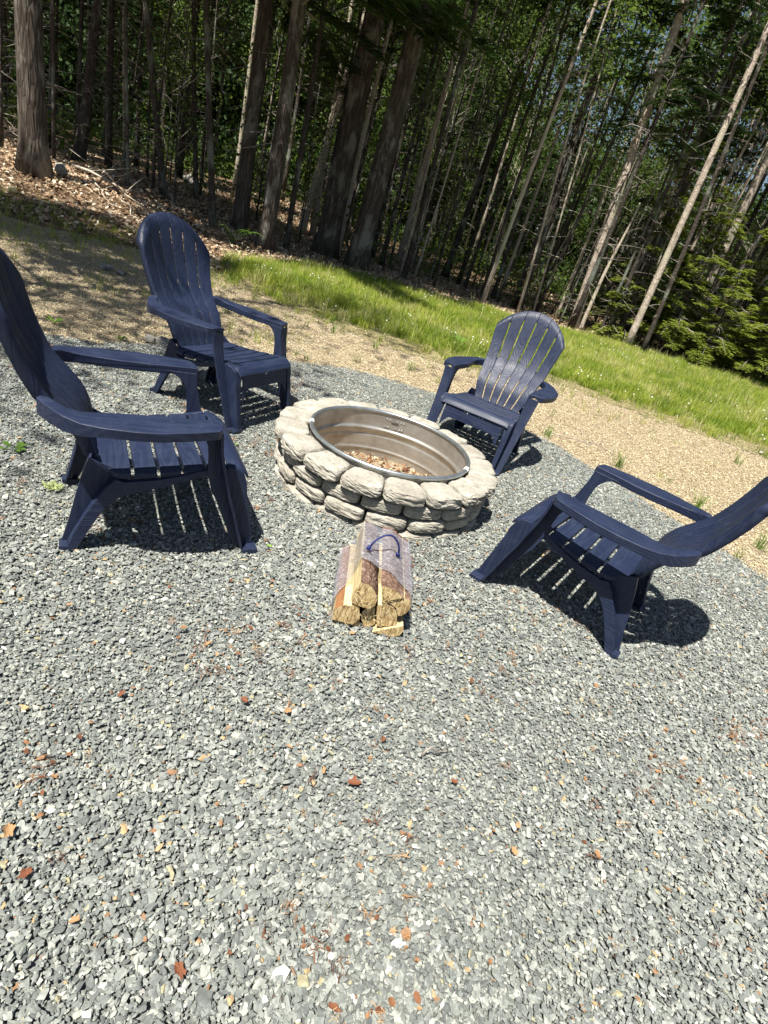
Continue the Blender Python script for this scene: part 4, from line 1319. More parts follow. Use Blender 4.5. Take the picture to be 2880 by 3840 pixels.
def make_conifer(name, H, r0, z_live, rc, seed, nm='needle', bark='bark_dark', dead=26, deadlen=1.0, dens=26, per_m=7, dz0=0.5, sides=8, twig=0.2, wid=0.045, z_top=None):
    V, F, P = trunk_vf(H, r0, r0 * 0.12, sides, 14, 0.12, seed)
    root = empty(name)
    link('trunk', mk('trunk', V, F, M[bark], True), root)
    if dead:
        link('dead_branches', mk('dead_branches', *dead_branches(P, dz0, z_live + 1.5, dead, deadlen, seed, 0.008), M['twig']), root)
    Q, lv_ = needle_branches(P, z_live, H - 0.1, rc, 0.15, per_m, seed, twig, dens, 0.28, wid)
    cr = link('crown', mk_quads('crown', Q, M[nm]), root)
    if lv_[0]: link('limbs', mk('limbs', *lv_, M['twig']), root)
    return root


def make_leafy(name, H, r0, z0, rc, seed, bark='bark_pale', ncl=46, nleaf=70, lsize=0.085, sides=8, dead=6, spread=0.34, mat='leafg'):
    V, F, P = trunk_vf(H, r0, r0 * 0.2, sides, 14, 0.18, seed)
    root = empty(name); r = random.Random(seed)
    link('trunk', mk('trunk', V, F, M[bark], True), root)
    cs = []
    for i in range(ncl):
        z = r.uniform(z0, H + 0.3); t = (z - z0) / (H - z0); rr = rc * (math.sin(math.pi * min(1, 0.15 + 0.8 * t)) ** 0.7) * r.uniform(0.25, 1.05); a = r.uniform(0, 6.28)
        b = at_z(P, z); cs.append((b.x + math.cos(a) * rr, b.y + math.sin(a) * rr, z))
    link('crown', mk_quads('crown', leaf_clumps(cs, nleaf, spread, lsize, seed), M[mat]), root)
    link('limbs', mk('limbs', *limbs_to(P, cs[::2], z0 * 0.8, 0.012 + r0 * 0.12), M['twig']), root)
    if dead: link('dead_branches', mk('dead_branches', *dead_branches(P, 1.0, z0, dead, 0.9, seed, 0.007), M['twig']), root)
    return root


def place(o, base, top=None, sc=1.0, rz=0.0, z=None):
    """stand a tree at base and tip its axis toward the point top"""
    o.location = base
    if top is not None:
        ax = (Vector(top) - Vector(base)).normalized()
        q = Vector((0, 0, 1)).rotation_difference(ax)
        o.rotation_mode = 'QUATERNION'
        o.rotation_quaternion = q @ Matrix.Rotation(rz, 3, 'Z').to_quaternion()
    else:
        o.rotation_euler = (0, 0, rz)
    o.scale = (sc, sc, sc) if not hasattr(sc, '__len__') else sc


# front row of heavy trunks at the left; their crowns hang over the frame and shade the wood behind
def big_tree(base_px, top_px, wpx, seed, label, z_live=4.6, rc=3.4, H=15, group=None, bark='bark_big', per_m=9, dens=22, dead=8):
    b = hit(*base_px); t = lean_top(b, *top_px)
    dist = math.hypot(b.x, b.y)
    r0 = wpx * 1.736 / F_PX * dist / 2 * 0.93
    V, F, P = trunk_vf(H, r0, r0 * 0.28, 22, 34, 0.06, seed, 0.30, None, 0.05)
    root = empty('forest_tree')
    link('trunk', mk('trunk', V, F, M[bark], True), root)
    Q, lv_ = needle_branches(P, z_live, H - 0.1, rc, 0.3, per_m, seed, 0.24, int(dens * 1.5), 0.22, 0.045)
    link('crown', mk_quads('crown', Q, M['needle']), root)
    if lv_[0]: link('limbs', mk('limbs', *lv_, M['twig']), root)
    if dead: link('dead_branches', mk('dead_branches', *dead_branches(P, 1.0, z_live + 1, dead, 1.1, seed, 0.010), M['twig']), root)
    b.z -= 0.05
    place(root, b, t)
    return tag(root, label, 'tree', group)


big_tree((76, 432), (62, 0), 44, 11, 'thick straight sunlit trunk at far left, standing above the leaf bank', 5.5, 2.4, per_m=6)
big_tree((515, 498), (578, 0), 29, 12, 'trunk behind the tall-looking chair with a sunlit flared foot, first of the thick leaning ones', 4.2, 3.6)
big_tree((572, 536), (648, 0), 33, 13, 'dark thick trunk just right of the fern, leaning right, second of the thick leaning ones', 4.0, 3.8)
big_tree((700, 552), (815, 0), 48, 14, 'thickest leaning trunk with coarse ridged bark, third of the thick leaning ones', 7.2, 3.8, 18)
big_tree((768, 578), (915, 0), 44, 15, 'leaning ridged trunk at the grass edge, rightmost of the thick leaning ones', 7.6, 3.4, 18)


def thin_tree(base_px, top_px, wpx, seed, label, bark, H=11, live=None, taper=0.35, dead=10, crown='leaf', rc=1.2, lean_dead=0.8, name='slender_tree'):
    b = hit(*base_px); t = lean_top(b, *top_px); dist = math.hypot(b.x, b.y)
    r0 = wpx * 1.736 / F_PX * dist / 2
    V, F, P = trunk_vf(H, r0, r0 * taper, 12, 26, 0.07, seed, 0.22, None, 0.03)
    root = empty(name)
    link('trunk', mk('trunk', V, F, M[bark], True), root)
    if dead: link('dead_branches', mk('dead_branches', *dead_branches(P, 0.8, H * 0.8, dead, lean_dead, seed, 0.007), M['twig_pale' if bark == 'bark_pale' else 'twig']), root)
    if live:
        r = random.Random(seed); cs = []
        for i in range(26):
            z = r.uniform(live, H); a = r.uniform(0, 6.28); q = at_z(P, z); rr = rc * r.uniform(.2, 1)
            cs.append((q.x + math.cos(a) * rr, q.y + math.sin(a) * rr, z + .1))
        link('crown', mk_quads('crown', leaf_clumps(cs, 60, 0.3, 0.08, seed), M['leafg']), root)
        link('limbs', mk('limbs', *limbs_to(P, cs[::2], live - 0.8, 0.012), M['twig']), root)
    b.z -= 0.03
    place(root, b, t)
    return tag(root, label, 'tree')


thin_tree((168, 412), (206, 95), 20, 21, 'broken grey snag with a spray of dead twigs, next right of the far left trunk', 'bark_dark', 4.2, None, 0.5, 30, lean_dead=1.0, name='dead_tree')
thin_tree((232, 418), (240, 0), 11, 22, 'thin straight grey trunk right of the snag, left of the tall-looking chair', 'bark_dark', 12, 5, dead=12)
thin_tree((352, 455), (330, 150), 12, 34, 'thin dark trunk rising just left of the tall-looking chair top', 'bark_dark', 11, 5, dead=18)
thin_tree((460, 490), (452, 170), 12, 35, 'thin dark trunk rising just right of the tall-looking chair top', 'bark_dark', 11, 5, dead=18)
thin_tree((617, 538), (672, 180), 11, 23, 'thin knotty grey trunk between the second and third thick leaning trunks', 'bark_dark', 11, 5.5, dead=10)
thin_tree((650, 505), (700, 330), 15, 24, 'pale sunlit trunk peeping out left of the thickest leaning one', 'bark_pale', 10, 5.5, dead=4)
thin_tree((728, 480), (772, 320), 11, 25, 'pale sunlit trunk between the two rightmost thick leaning ones', 'bark_pale', 10, 5.5, dead=4)
thin_tree((1064, 644), (1269, 0), 9, 26, 'long thin dark trunk with a pale foot, left above the chair behind the pit', 'bark_dark', 13, 6.5, dead=14)
thin_tree((1107, 665), (1272, 205), 10, 27, 'thin mossy trunk directly left above the garden chair behind the pit', 'bark_dark', 12, 5.5, dead=14)
thin_tree((1199, 690), (1270, 515), 7, 28, 'slim pale sapling just left of the tall peeling birch', 'bark_pale', 4.2, None, dead=8)
thin_tree((1236, 708), (1482, 0), 18, 29, 'tall peeling birch, fully sunlit, the longest pale trunk at the forest edge', 'bark_pale', 13, None, 0.5, 14)
thin_tree((1252, 712), (1322, 560), 9, 30, 'slim pale pole standing against the foot of the tall peeling birch', 'bark_pale', 3.2, None, dead=5)
thin_tree((1292, 727), (1385, 510), 7, 31, 'slim grey sapling among the young firs right of the tall peeling birch', 'bark_dark', 6, None, dead=18)
thin_tree((1352, 752), (1642, 95), 13, 32, 'second pale birch, rising out of the young firs towards the upper right corner', 'bark_pale', 13, None, 0.5, 12)
thin_tree((1456, 765), (1660, 340), 17, 33, 'third pale birch, nearest the right edge, brown where it enters the firs', 'bark_pale', 12, None, 0.5, 12)
thin_tree((1385, 765), (1520, 440), 9, 36, 'thin dark trunk between the second and third pale birches', 'bark_dark', 11, 7, dead=30)
thin_tree((1330, 735), (1500, 330), 9, 37, 'thin dark trunk just left of the second pale birch', 'bark_dark', 12, 7, dead=24)

# young firs at the sunny right edge
FIRS = [((1335, 735), 5.4, 1.3, 41, 'young sunlit fir with airy yellow green sprays right of the tall peeling birch'),
        ((1425, 770), 3.8, 1.2, 42, 'small young fir between the second and third pale birches'),
        ((1560, 800), 5.6, 1.7, 43, 'large bright young fir in front of the trees near the right edge'),
        ((1640, 830), 4.6, 1.7, 44, 'bright young fir cut by the right edge of the photo'),
        ((1500, 795), 2.6, 1.1, 45, 'low young fir at the foot of the third pale birch'),
        ((1610, 800), 7.6, 2.0, 46, 'tallest young fir, behind the others at the right edge'),
        ((1600, 815), 3.6, 1.3, 48, 'broad low young fir between the two largest ones at the right'),
        ((1395, 752), 4.4, 1.1, 49, 'young fir partly hidden behind the second pale birch'),
        ((1280, 705), 2.3, 0.7, 47, 'low thin fir behind the foot of the tall peeling birch')]
for px, H, rc, sd_, lab in FIRS:
    b = hit(*px)
    if sd_ == 46: b = b + Vector((0.8, 2.2, 0))
    if sd_ in (42, 45, 49, 43): b = b + Vector((0.35, 0.9, 0))
    t_ = make_conifer('young_fir', H, 0.035, 0.35, rc, sd_, 'needle_y', 'bark_dark', 16, 0.8, 54, 20 if sd_ != 41 else 13, 0.1, 6, 0.17, 0.042)
    place(t_, b, None, 1.0, 0.3 * sd_)
    tag(t_, lab, 'tree', 'young firs at the sunny right edge of the forest')

# the wood behind: a few kinds, copied tree by tree
PROTOS = [make_conifer('spruce_tree', 13.5, 0.085, 5.0, 1.7, 61, dead=42, deadlen=1.0),
          make_conifer('spruce_tree', 15.0, 0.07, 6.5, 1.5, 62, dead=50, deadlen=0.9),
          make_conifer('spruce_tree', 12.0, 0.06, 3.2, 1.5, 63, dead=30, deadlen=0.8, per_m=6),
          make_leafy('leafy_tree', 12.5, 0.085, 4.5, 2.0, 64, 'bark_dark', 50, 70),
          make_leafy('leafy_tree', 14.0, 0.075, 6.0, 1.8, 65, 'bark_pale', 50, 70),
          make_leafy('leafy_sapling', 4.6, 0.03, 1.0, 1.0, 66, 'bark_dark', 22, 46, 0.075, 5, 0, 0.26),
          make_conifer('spruce_tree', 6.0, 0.045, 0.9, 1.2, 67, dead=14, deadlen=0.7, dens=30, per_m=8, dz0=0.2, twig=0.16)]
INFO = [('tree', 'slender dark spruce standing in the shaded wood behind the edge trees', 'slender spruces in the shaded wood'),
        ('tree', 'slender dark spruce standing in the shaded wood behind the edge trees', 'slender spruces in the shaded wood'),
        ('tree', 'slender dark spruce standing in the shaded wood behind the edge trees', 'slender spruces in the shaded wood'),
        ('tree', 'slim green leafy tree standing in the wood behind the edge trees', 'slim leafy trees in the wood'),
        ('tree', 'slim green leafy tree standing in the wood behind the edge trees', 'slim leafy trees in the wood'),
        ('sapling', 'low green leafy sapling growing under the forest trees', 'leafy saplings under the trees'),
        ('tree', 'short bushy dark spruce growing under the taller trees', 'short bushy spruces in the wood')]
EDGE = [(-16, 8.5), (-8.2, 10.6), (-7.2, 10.8), (-5.8, 12.4), (-4.0, 14.6), (-2.3, 15.8), (0.33, 14.6), (3.2, 15.8), (6.8, 17.0), (9.2, 17.6), (16, 17.6), (30, 17.6)]
def edge_y(x): return float(np.interp(x, [e[0] for e in EDGE], [e[1] for e in EDGE]))
rf = random.Random(77)
spots = []
tries = 0
while len(spots) < 215 and tries < 9000:
    tries += 1
    d = 24 * rf.random() ** 1.25
    x = rf.uniform(-30, 26)
    y = edge_y(x) + d
    if not (-0.98 * y - 1 < x < 0.72 * y + 2): continue
    if min([9] + [math.hypot(x - a, y - b) for a, b, *_ in spots]) < 0.85: continue
    spots.append((x, y, d))
LM = [(76, 'the far left trunk'), (168, 'the broken snag'), (340, 'the tall-looking chair'), (515, 'the first thick leaning trunk'), (700, 'the thickest leaning trunk'),
      (768, 'the rightmost thick leaning trunk'), (1064, 'the long pale-footed trunk'), (1236, 'the tall peeling birch'), (1352, 'the second pale birch'), (1456, 'the third pale birch')]
ORD = ['first', 'second', 'third', 'fourth', 'fifth', 'sixth', 'seventh', 'eighth', 'ninth', 'tenth', 'eleventh', 'twelfth']
def base_px(x, y):
    v = np.array([x, y, terr(x, y) - CAM_H]); z_ = v @ _fw
    return (1440 + F_PX * (v @ R_) / z_) / 1.736
count = {}
used = set()
spots.sort(key=lambda q: base_px(q[0], q[1]))
KN = ['slender dark spruce', 'slender dark spruce', 'slender dark spruce', 'slim leafy tree', 'slim leafy tree', 'low leafy sapling', 'short bushy spruce']
def own_label(x, y, k):
    px = base_px(x, y)
    if px < 0 or px > 1659: return None
    lm = [m_ for m_ in LM if m_[0] <= px]
    if not lm: return None
    key = (KN[k], lm[-1][1]); count[key] = count.get(key, 0) + 1
    if count[key] > 12: return None
    return '%s behind, %s of its kind counted right from %s' % (KN[k], ORD[count[key] - 1], lm[-1][1])
def pole_label(x, y, k):
    px = base_px(x, y)
    lm = [m_ for m_ in LM if m_[0] <= px]
    if px > 1659 or not lm: return None
    nm_ = 'slim pale bare pole' if k in (0, 3) else 'slim dark bare pole'
    key = (nm_, lm[-1][1]); count[key] = count.get(key, 0) + 1
    if count[key] > 12: return None
    return None if d > 4 else '%s tree, %s one right of %s' % (nm_, ORD[count[key] - 1], lm[-1][1])
for x, y, d in spots:
    u = rf.random()
    if d < 9: k = rf.choices(range(7), [5, 5, 3, 4, 3, 5, 3])[0]
    else: k = rf.choices(range(7), [4, 4, 5, 4, 3, 2, 5])[0]
    if x < -0.22 * y + 0.5 and k in (3, 4, 5): k = rf.choice((0, 1, 2)) if rf.random() < 0.6 else k
    if k == 6 and x < 1 and d < 5: k = 1
    if x > -0.22 * y + 0.5 and k in (0, 1) and rf.random() < 0.4: k = rf.choice((3, 4))
    o = PROTOS[k] if k not in used else copy_tree(PROTOS[k])
    used.add(k)
    s = rf.uniform(0.8, 1.2)
    o.location = (x, y, terr(x, y) - 0.05)
    o.rotation_euler = (rf.gauss(0, 0.025), rf.gauss(0, 0.025), rf.uniform(0, 6.28))
    wd_ = rf.uniform(.85, 1.25) * (1.15 if x < -0.22 * y and k < 3 else 0.9)
    o.scale = (s * wd_, s * wd_, s)
    tag(o, INFO[k][1], INFO[k][0], INFO[k][2])
    if d < 7.5:
        lb = own_label(x, y, k)
        if lb: o['label'] = lb

# slim bare poles, sunlit where they stand at the edge
def make_pole(H, r0, seed, mat, tw):
    V, F, P = trunk_vf(H, r0, r0 * 0.4, 8, 14, 0.12, seed, 0.15)
    root = empty('bare_pole_tree')
    link('trunk', mk('trunk', V, F, M[mat], True), root)
    link('dead_branches', mk('dead_branches', *dead_branches(P, 0.6, H, 26, 0.75, seed, 0.006), M[tw]), root)
    cs = []
    r = random.Random(seed)
    for i in range(12):
        z = r.uniform(H * 0.62, H); a = r.uniform(0, 6.28); q = at_z(P, z); cs.append((q.x + math.cos(a) * .5, q.y + math.sin(a) * .5, z))
    link('crown', mk_quads('crown', leaf_clumps(cs, 34, 0.3, 0.075, seed), M['leafg']), root)
    return root
POLES = [make_pole(8.5, 0.035, 71, 'bark_pale', 'twig_pale'), make_pole(10, 0.045, 72, 'bark_dark', 'twig_pale'), make_pole(7, 0.028, 73, 'bark_dark', 'twig'), make_pole(9.5, 0.04, 74, 'bark_pale', 'twig')]
npole = 0
while npole < 95:
    x = rf.uniform(-13, 11.5); d = 7 * rf.random() ** 1.4 + 0.1
    y = edge_y(x) + d
    if rf.random() < 0.45 and x < -3: continue
    if min(math.hypot(x - a, y - b) for a, b, *_ in spots) < 0.35: continue
    spots.append((x, y, d))
    k = rf.randrange(4)
    if x < -3 and k in (0, 3): k = rf.choice((1, 2))
    o = POLES[k] if ('p', k) not in used else copy_tree(POLES[k])
    used.add(('p', k))
    s_ = rf.uniform(0.75, 1.25); w_ = rf.uniform(0.7, 1.15)
    o.location = (x, y, terr(x, y) - 0.04); o.scale = (s_ * w_, s_ * w_, s_)
    o.rotation_euler = (rf.gauss(0, 0.05), rf.gauss(0, 0.05), rf.uniform(0, 6.28))
    tag(o, 'slim bare pole tree with dead twigs deeper in the wood', 'tree', 'slim bare pole trees at the forest edge')
    lb = pole_label(x, y, k)
    if lb: o['label'] = lb
    npole += 1

# trees that stand to the left outside the picture and throw the dappled shade on the soil
for i, (x, y, s, k) in enumerate([(-4.5, 3.1, 1.0, 3), (-5.9, 4.4, 0.9, 0), (-7.9, 4.2, 0.95, 0), (-5.4, 0.9, 0.9, 3), (-8.6, 3.0, 1.0, 4)]):
    o = copy_tree(PROTOS[k])
    o.location = (x, y, terr(x, y)); o.rotation_euler = (0, 0, 1.3 * i); o.scale = (s * 1.25, s * 1.25, s)
    tag(o, 'forest tree standing left of the seating area outside the picture', 'tree', 'trees left of the seating area')

# far-off wood closing the view
def far_clump(k):
    g = np.random.default_rng(500 + k)
    return mk_quads('far_foliage', leaf_clumps([tuple(g.normal(0, .45, 3)) for _ in range(7)], 26, 0.28, 0.16, k), M['leafg'] if k % 2 else M['needle'])
nf = 5200
fx = RNG.uniform(-46, 38, nf); fy = RNG.uniform(38, 56, nf); fz = 19 * RNG.uniform(0, 1, nf) ** 1.1
kf = ~((fx > 0) & (fz > 8.0) & (RNG.uniform(0, 1, nf) < 0.9))
fx, fy, fz = fx[kf], fy[kf], fz[kf]; nf = len(fx)
scatter('far_wood', np.stack([fx, fy, fz], 1), RNG.uniform(0, 6.28, (nf, 3)), RNG.uniform(1.1, 2.1, (nf, 1)) * np.ones((1, 3)),
        np.where(fx < -14, 2 * RNG.integers(0, 3, nf), RNG.integers(0, 6, nf)), np.zeros(nf), [far_clump(k) for k in range(6)], 'far-off wood seen as one dark green mass between the trunks', 'wood')  # left end uses dark needle clumps only, painting in the wood's deep shade
# brushy undergrowth inside the wood
def brush_clump(k):
    g = np.random.default_rng(700 + k)
    return mk_quads('brush', leaf_clumps([(g.normal(0, .25), g.normal(0, .25), g.uniform(.1, .8)) for _ in range(5)], 16, 0.15, 0.07, k), M['leafg'])
nb = 900
bx = RNG.uniform(-26, 24, nb); bx = np.where((bx < -4) & (RNG.uniform(0, 1, nb) < 0.4), -bx, bx)
by = np.array([edge_y(v) for v in bx]) + 0.8 + 22 * RNG.uniform(0, 1, nb)
scatter('undergrowth', np.stack([bx, by, np.array([terr(a, b) for a, b in zip(bx, by)])], 1), np.stack([0 * bx, 0 * bx, RNG.uniform(0, 6.28, nb)], 1),
        RNG.uniform(.6, 1.6, (nb, 1)) * np.ones((1, 3)), RNG.integers(0, 4, nb), np.zeros(nb), [brush_clump(k) for k in range(4)],
        'low leafy undergrowth on the forest floor between the trunks', 'undergrowth')


# ------------------------------------------------------------------ small things on the ground
def fallen_branch(px0, px1, seed, r0, label, mat='twig_pale', arch=0.12, side=7):
    a, b = hit(*px0), hit(*px1); r = random.Random(seed)
    L = (b - a).length; pts = []
    for i in range(9):
        t = i / 8; p = a.lerp(b, t)
        p.z = terr(p.x, p.y) + 0.02 + arch * math.sin(math.pi * t) + r.uniform(-.01, .02)
        p.x += r.uniform(-.03, .03) * L; p.y += r.uniform(-.02, .02) * L
        pts.append(p)
    V, F = tube([p - a for p in pts], [r0 * (1 - .75 * i / 8) for i in range(9)], 6)
    for k in range(side):
        i = r.randint(1, 7); s = pts[i] - a; l = L * r.uniform(.12, .38)
        d = Vector((r.uniform(-1, 1), r.uniform(-1, 1), r.uniform(0, .7))).normalized()
        m_ = s + d * l * .5 + Vector((0, 0, .02)); e = m_ + (d + Vector((r.uniform(-.6, .6), r.uniform(-.6, .6), r.uniform(-.4, .2)))) * l * .4
        V, F = merge((V, F), tube([s, m_, e], [r0 * .4, r0 * .28, r0 * .08], 4))
    o = link('fallen_branch', mk('fallen_branch', V, F, M[mat], True), None, a)
    return tag(o, label, 'branch')


fallen_branch((150, 428), (325, 488), 1, 0.028, 'long pale fallen branch lying across the top of the leaf bank', arch=0.10)
fallen_branch((195, 452), (232, 478), 2, 0.018, 'short pale stick lying below the long fallen branch', arch=0.03, side=2)
fallen_branch((235, 425), (330, 415), 3, 0.016, 'bare twiggy dead branch arching up behind the long fallen one', arch=0.35, side=16)
fallen_branch((262, 475), (318, 512), 4, 0.014, 'thin pale stick running down to the tall-looking chair top', arch=0.04, side=3)
fallen_branch((0, 370), (60, 405), 5, 0.015, 'tangled dead twigs at the far left above the bank', 'twig', 0.25, 16)
fallen_branch((830, 560), (900, 590), 6, 0.02, 'dead brush heaped at the dark forest edge right of the thick trunks', 'twig', 0.3, 18)
fallen_branch((1180, 935), (1330, 985), 7, 0.006, 'very thin bent twig lying on the mulch right of the garden chair behind the pit', 'twig', 0.01, 5)
fallen_branch((905, 1640), (975, 1632), 8, 0.004, 'small brown twig lying on the gravel below the firewood', 'twig', 0.012, 3)

def boulder(px, dims, seed, label, lift=0.3, mat=None):
    me = rock_mesh('boulder', seed, 26, dims, mat or M['stone'], 0.2)
    p = hit(*px); p.z += dims[2] * lift
    o = link('boulder', me, None, p); o.rotation_euler = (0, 0, seed)
    return tag(o, label, 'rock')
M['rock'] = mat_simple('grey_field_rock', (0.20, 0.19, 0.17), 0.95, 0.1, 18, 0.5, 0.6, 0.01)
boulder((350, 742), (0.085, 0.06, 0.05), 3, 'dark grey rock behind the tall-looking chair legs, at the gravel edge', 0.4, M['rock'])
boulder((325, 737), (0.06, 0.05, 0.04), 4, 'smaller rock touching the dark grey rock at the gravel edge', 0.4, M['rock'])
boulder((132, 440), (0.17, 0.11, 0.12), 5, 'pale rounded rock just right of the far left trunk foot', 0.5, M['stone'])
boulder((412, 432), (0.32, 0.24, 0.22), 6, 'mossy boulder in the dark wood above the tall-looking chair', 0.4, M['rock'])
boulder((228, 580), (0.10, 0.08, 0.05), 8, 'low grey rock in the weeds left of the tall-looking chair', 0.3, M['rock'])
boulder((262, 592), (0.07, 0.06, 0.04), 9, 'smaller grey rock right of the low one in the weeds', 0.3, M['rock'])
boulder((1643, 980), (0.05, 0.035, 0.03), 10, 'small pale rock on the mulch by the right edge of the photo', 0.4, M['stone'])

TUFTS = [((718, 718), 0.13, 30, 'grass tuft on the shaded soil between the two garden chairs'),
         ((1180, 942), 0.11, 26, 'grass tuft on the mulch just right of the garden chair behind the pit'),
         ((1333, 1008), 0.15, 36, 'grass tuft on the mulch above the arm of the right garden chair'),
         ((1505, 1098), 0.15, 34, 'grass tuft on the mulch touching the back of the right garden chair'),
         ((1640, 1185), 0.15, 26, 'grass tuft on the mulch at the right edge of the photo'),
         ((1590, 1205), 0.07, 12, 'tiny grass tuft where mulch meets gravel, near the right edge'),
         ((1440, 1040), 0.07, 12, 'tiny grass tuft midway along the mulch right of the pit'),
         ((885, 800), 0.12, 22, 'grass tuft on the mulch left of the garden chair behind the pit'),
         ((808, 752), 0.10, 18, 'small grass tuft near the end of the tree shadow'),
         ((660, 778), 0.09, 16, 'small grass tuft where the soil meets gravel, right of the tall-looking chair'),
         ((1590, 1000), 0.12, 20, 'grass tuft at the lower edge of the meadow near the right')]
for i, (px, h_, n_, lab) in enumerate(TUFTS):
    me = blade_clump(300 + i, n_, h_, 0.022, M['weed'], 0.005, 0.9)
    tag(link('grass_tuft', me, None, hit(*px)), lab, 'grass tuft')


def leafy_weed(px, n, L, W, label, tilt=0.6, name='weed'):
    b = hit(*px); Q = []
    root_mesh_V, F = [], []
    for i in range(n):
        a = 6.28 * i / n + 0.4 * i; c, s = math.cos(a), math.sin(a)
        pr = [(0, .004, .15), (.35, W * .8, tilt), (.7, W, tilt * .95), (1.0, .002, tilt * .55)]
        o = len(root_mesh_V)
        for t, w, el in pr:
            r = t * L; z = L * (math.sin(el * 1.2) * t)
            for sgn in (-1, 1): root_mesh_V.append((c * r - s * w * sgn / 2, s * r + c * w * sgn / 2, z + (0.1 * W)))
        for k in range(3): F.append((o + 2 * k, o + 2 * k + 1, o + 2 * k + 3, o + 2 * k + 2))
    ob = link(name, mk(name, root_mesh_V, F, M['weed'], True), None, b)
    return tag(ob, label, 'plant')
leafy_weed((28, 975), 6, 0.062, 0.022, 'small broad leaved green plant on the gravel under the left chair back')
leafy_weed((262, 735), 7, 0.05, 0.02, 'small broad leaved seedling on the gravel before the tall-looking chair')
leafy_weed((118, 698), 6, 0.07, 0.03, 'dark leafy seedling on the shaded soil above the left chair arm')
leafy_weed((990, 745), 12, 0.16, 0.05, 'bushy green weed left of the garden chair behind the pit', 0.9)

# fern
b = hit(500, 528); Vf, Ff = [], []
for i, a in enumerate((0.15, 1.1, 2.4, 3.3, 4.4, 5.6, -0.35)):
    L = 0.42 if i != 0 else 0.55
    c, s = math.cos(a), math.sin(a); P_ = []
    for k in range(15):
        t = k / 14; P_.append(Vector((c * L * t, s * L * t, 0.30 * math.sin(t * 2.1) + 0.02)))
    Vf, Ff = merge((Vf, Ff), tube(P_, 0.003, 3, False))
    for k in range(2, 15):
        for sg in (-1, 1):
            l = 0.10 * math.sin(math.pi * min(1, k / 15 + .08)) + .012; d = Vector((-s * sg + c * .4, c * sg + s * .4, -.1)).normalized(); w = Vector((c, s, 0)) * .011
            p = P_[k]; o = len(Vf); Vf += [p - w * .6, p + w * .6, p + d * l * .6 + w, p + d * l, p + d * l * .6 - w]; Ff.append((o, o + 1, o + 2, o + 3, o + 4))
tag(link('fern', mk('fern', Vf, Ff, M['weed']), None, b), 'bright green fern at the forest edge right of the tall-looking chair', 'fern')

# lichen clump on the gravel
r_ = random.Random(9); V_, F_ = [], []
for i in range(90):
    a = r_.uniform(0, 6.28); rr = 0.035 * r_.random() ** .5; p = Vector((math.cos(a) * rr, math.sin(a) * rr * .8, 0.01))
    q = p + Vector((r_.uniform(-.016, .016), r_.uniform(-.016, .016), r_.uniform(.004, .022)))
    V_, F_ = merge((V_, F_), tube([p, q], [.002, .0012], 3))
p0 = hit(115, 1062); p0.z += 0.012
tag(link('lichen_clump', mk('lichen_clump', V_, F_, M['lichen']), None, p0), 'fluffy pale green lichen clump on the gravel left of the left chair', 'lichen')

# single fallen leaves
M['leaf_red'] = mat_simple('rust_red_leaf', (0.17, 0.065, 0.032), 0.7, 0.2, 60, 0.4)
M['leaf_tan'] = mat_simple('tan_dry_leaf', (0.33, 0.20, 0.10), 0.7, 0.2, 60, 0.35)
M['leaf_green'] = mat_simple('green_leaf', (0.16, 0.27, 0.05), 0.6, 0.3, 60, 0.3)
def curled_leaf(seed, mat):
    r = random.Random(seed); n = 22; V = []; F = []
    curl = r.uniform(1.2, 2.6); asp = r.uniform(0.45, 0.8)
    rings = [(0.0, 1), (0.5, n), (1.0, n)]
    out = []
    for i in range(n):
        a = 6.2832 * i / n
        lobe = 0.5 * (0.80 + 0.20 * math.cos(5 * a + seed) * abs(math.sin(a * .5))) * (1 + r.uniform(-.14, .1))
        out.append((math.cos(a) * lobe, math.sin(a) * lobe * asp))
    V.append((0, 0, 0))
    for sc in (0.5, 1.0):
        for i, (x, y) in enumerate(out):
            z = curl * (y * sc) ** 2 + 0.35 * (x * sc) ** 2 * r.uniform(.2, 1) + r.uniform(-.02, .03) * sc
            V.append((x * sc, y * sc, z))
    for i in range(n):
        j = (i + 1) % n
        F.append((0, 1 + i, 1 + j)); F.append((1 + i, 1 + n + i, 1 + n + j, 1 + j))
    me = mk('fallen_leaf', V, F, mat)
    return me


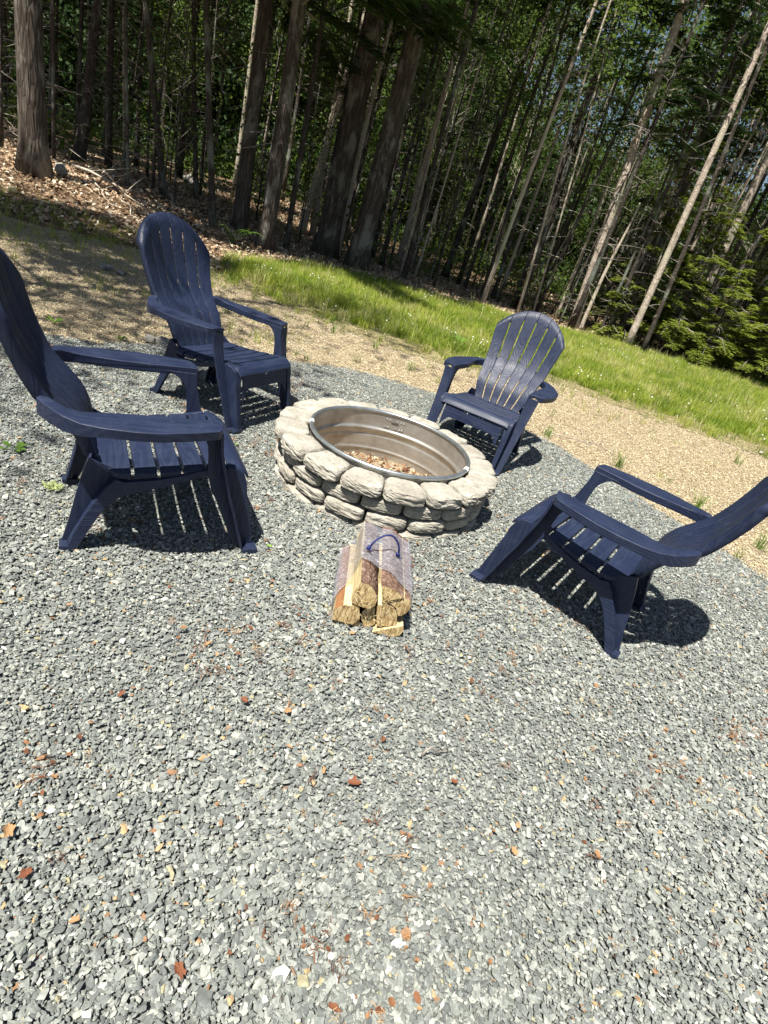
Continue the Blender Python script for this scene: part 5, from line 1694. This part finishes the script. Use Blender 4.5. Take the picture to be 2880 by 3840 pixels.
def leaf_thing(px, size, kind, seed, label, rx=0.15):
    me = curled_leaf(seed, M[kind])
    p = hit(*px); p.z += 0.026
    o = link('fallen_leaf', me, None, p); size *= 0.72; o.scale = (size, size, size); o.rotation_euler = (rx, 0.1, seed * 1.3)
    return tag(o, label, 'leaf', 'single leaves lying on the gravel')
LV = [((760, 1705), .060, 'leaf_red', 'largest curled rust leaf in the middle of the foreground gravel'),
      ((262, 1512), .042, 'leaf_red', 'dark red leaf on the gravel left of centre, below the left chair'),
      ((525, 1525), .042, 'leaf_red', 'dark red leaf just left of the dried plant scraps'),
      ((618, 1548), .048, 'leaf_tan', 'orange leaf beside the dried plant scraps below the firewood'),
      ((20, 1810), .060, 'leaf_tan', 'curled brown leaf at the left edge of the photo'),
      ((757, 1380), .040, 'leaf_tan', 'pale tan leaf lying right in front of the firewood ends'),
      ((695, 1677), .038, 'leaf_tan', 'tan leaf upper left of the largest rust leaf'),
      ((622, 1625), .030, 'leaf_tan', 'pale tan leaf between the orange leaf and the largest rust leaf'),
      ((55, 1902), .045, 'leaf_red', 'crumbled rust leaf near the left edge, low in the photo'),
      ((385, 2110), .055, 'leaf_red', 'long crumbled rust leaf low in the photo, left of centre'),
      ((160, 2003), .035, 'leaf_tan', 'pale tan leaf low at the left'),
      ((1103, 1850), .038, 'leaf_tan', 'pale orange leaf on the right foreground gravel'),
      ((975, 1700), .035, 'leaf_red', 'thin rust leaf right of the largest one'),
      ((1570, 1505), .035, 'leaf_red', 'dark rust leaf at the right, below the right garden chair'),
      ((1650, 1665), .035, 'leaf_tan', 'orange leaf at the right edge of the photo'),
      ((150, 1320), .038, 'leaf_tan', 'orange leaf among scraps left of the left chair feet'),
      ((510, 968), .035, 'leaf_green', 'pale green leaf between the left chair and the pit'),
      ((585, 1240), .045, 'leaf_green', 'green leaf in the shade under the left chair seat'),
      ((1128, 1122), .040, 'leaf_green', 'bright green leaf on the gravel between the pit and the right chair'),
      ((715, 2190), .045, 'leaf_red', 'rust leaf at the very bottom of the photo')]
for i, (px, s_, kd, lab) in enumerate(LV):
    if 'under the left chair' in lab: px = (580, 1190 + 0)
    leaf_thing(px, s_, kd, 800 + i, lab)

for o in COL.objects:
    if o.parent and o.name.split('.')[0] in ('limbs', 'dead_branches', 'crown', 'rivets', 'scuff_marks'):
        o['kind'] = 'stuff'
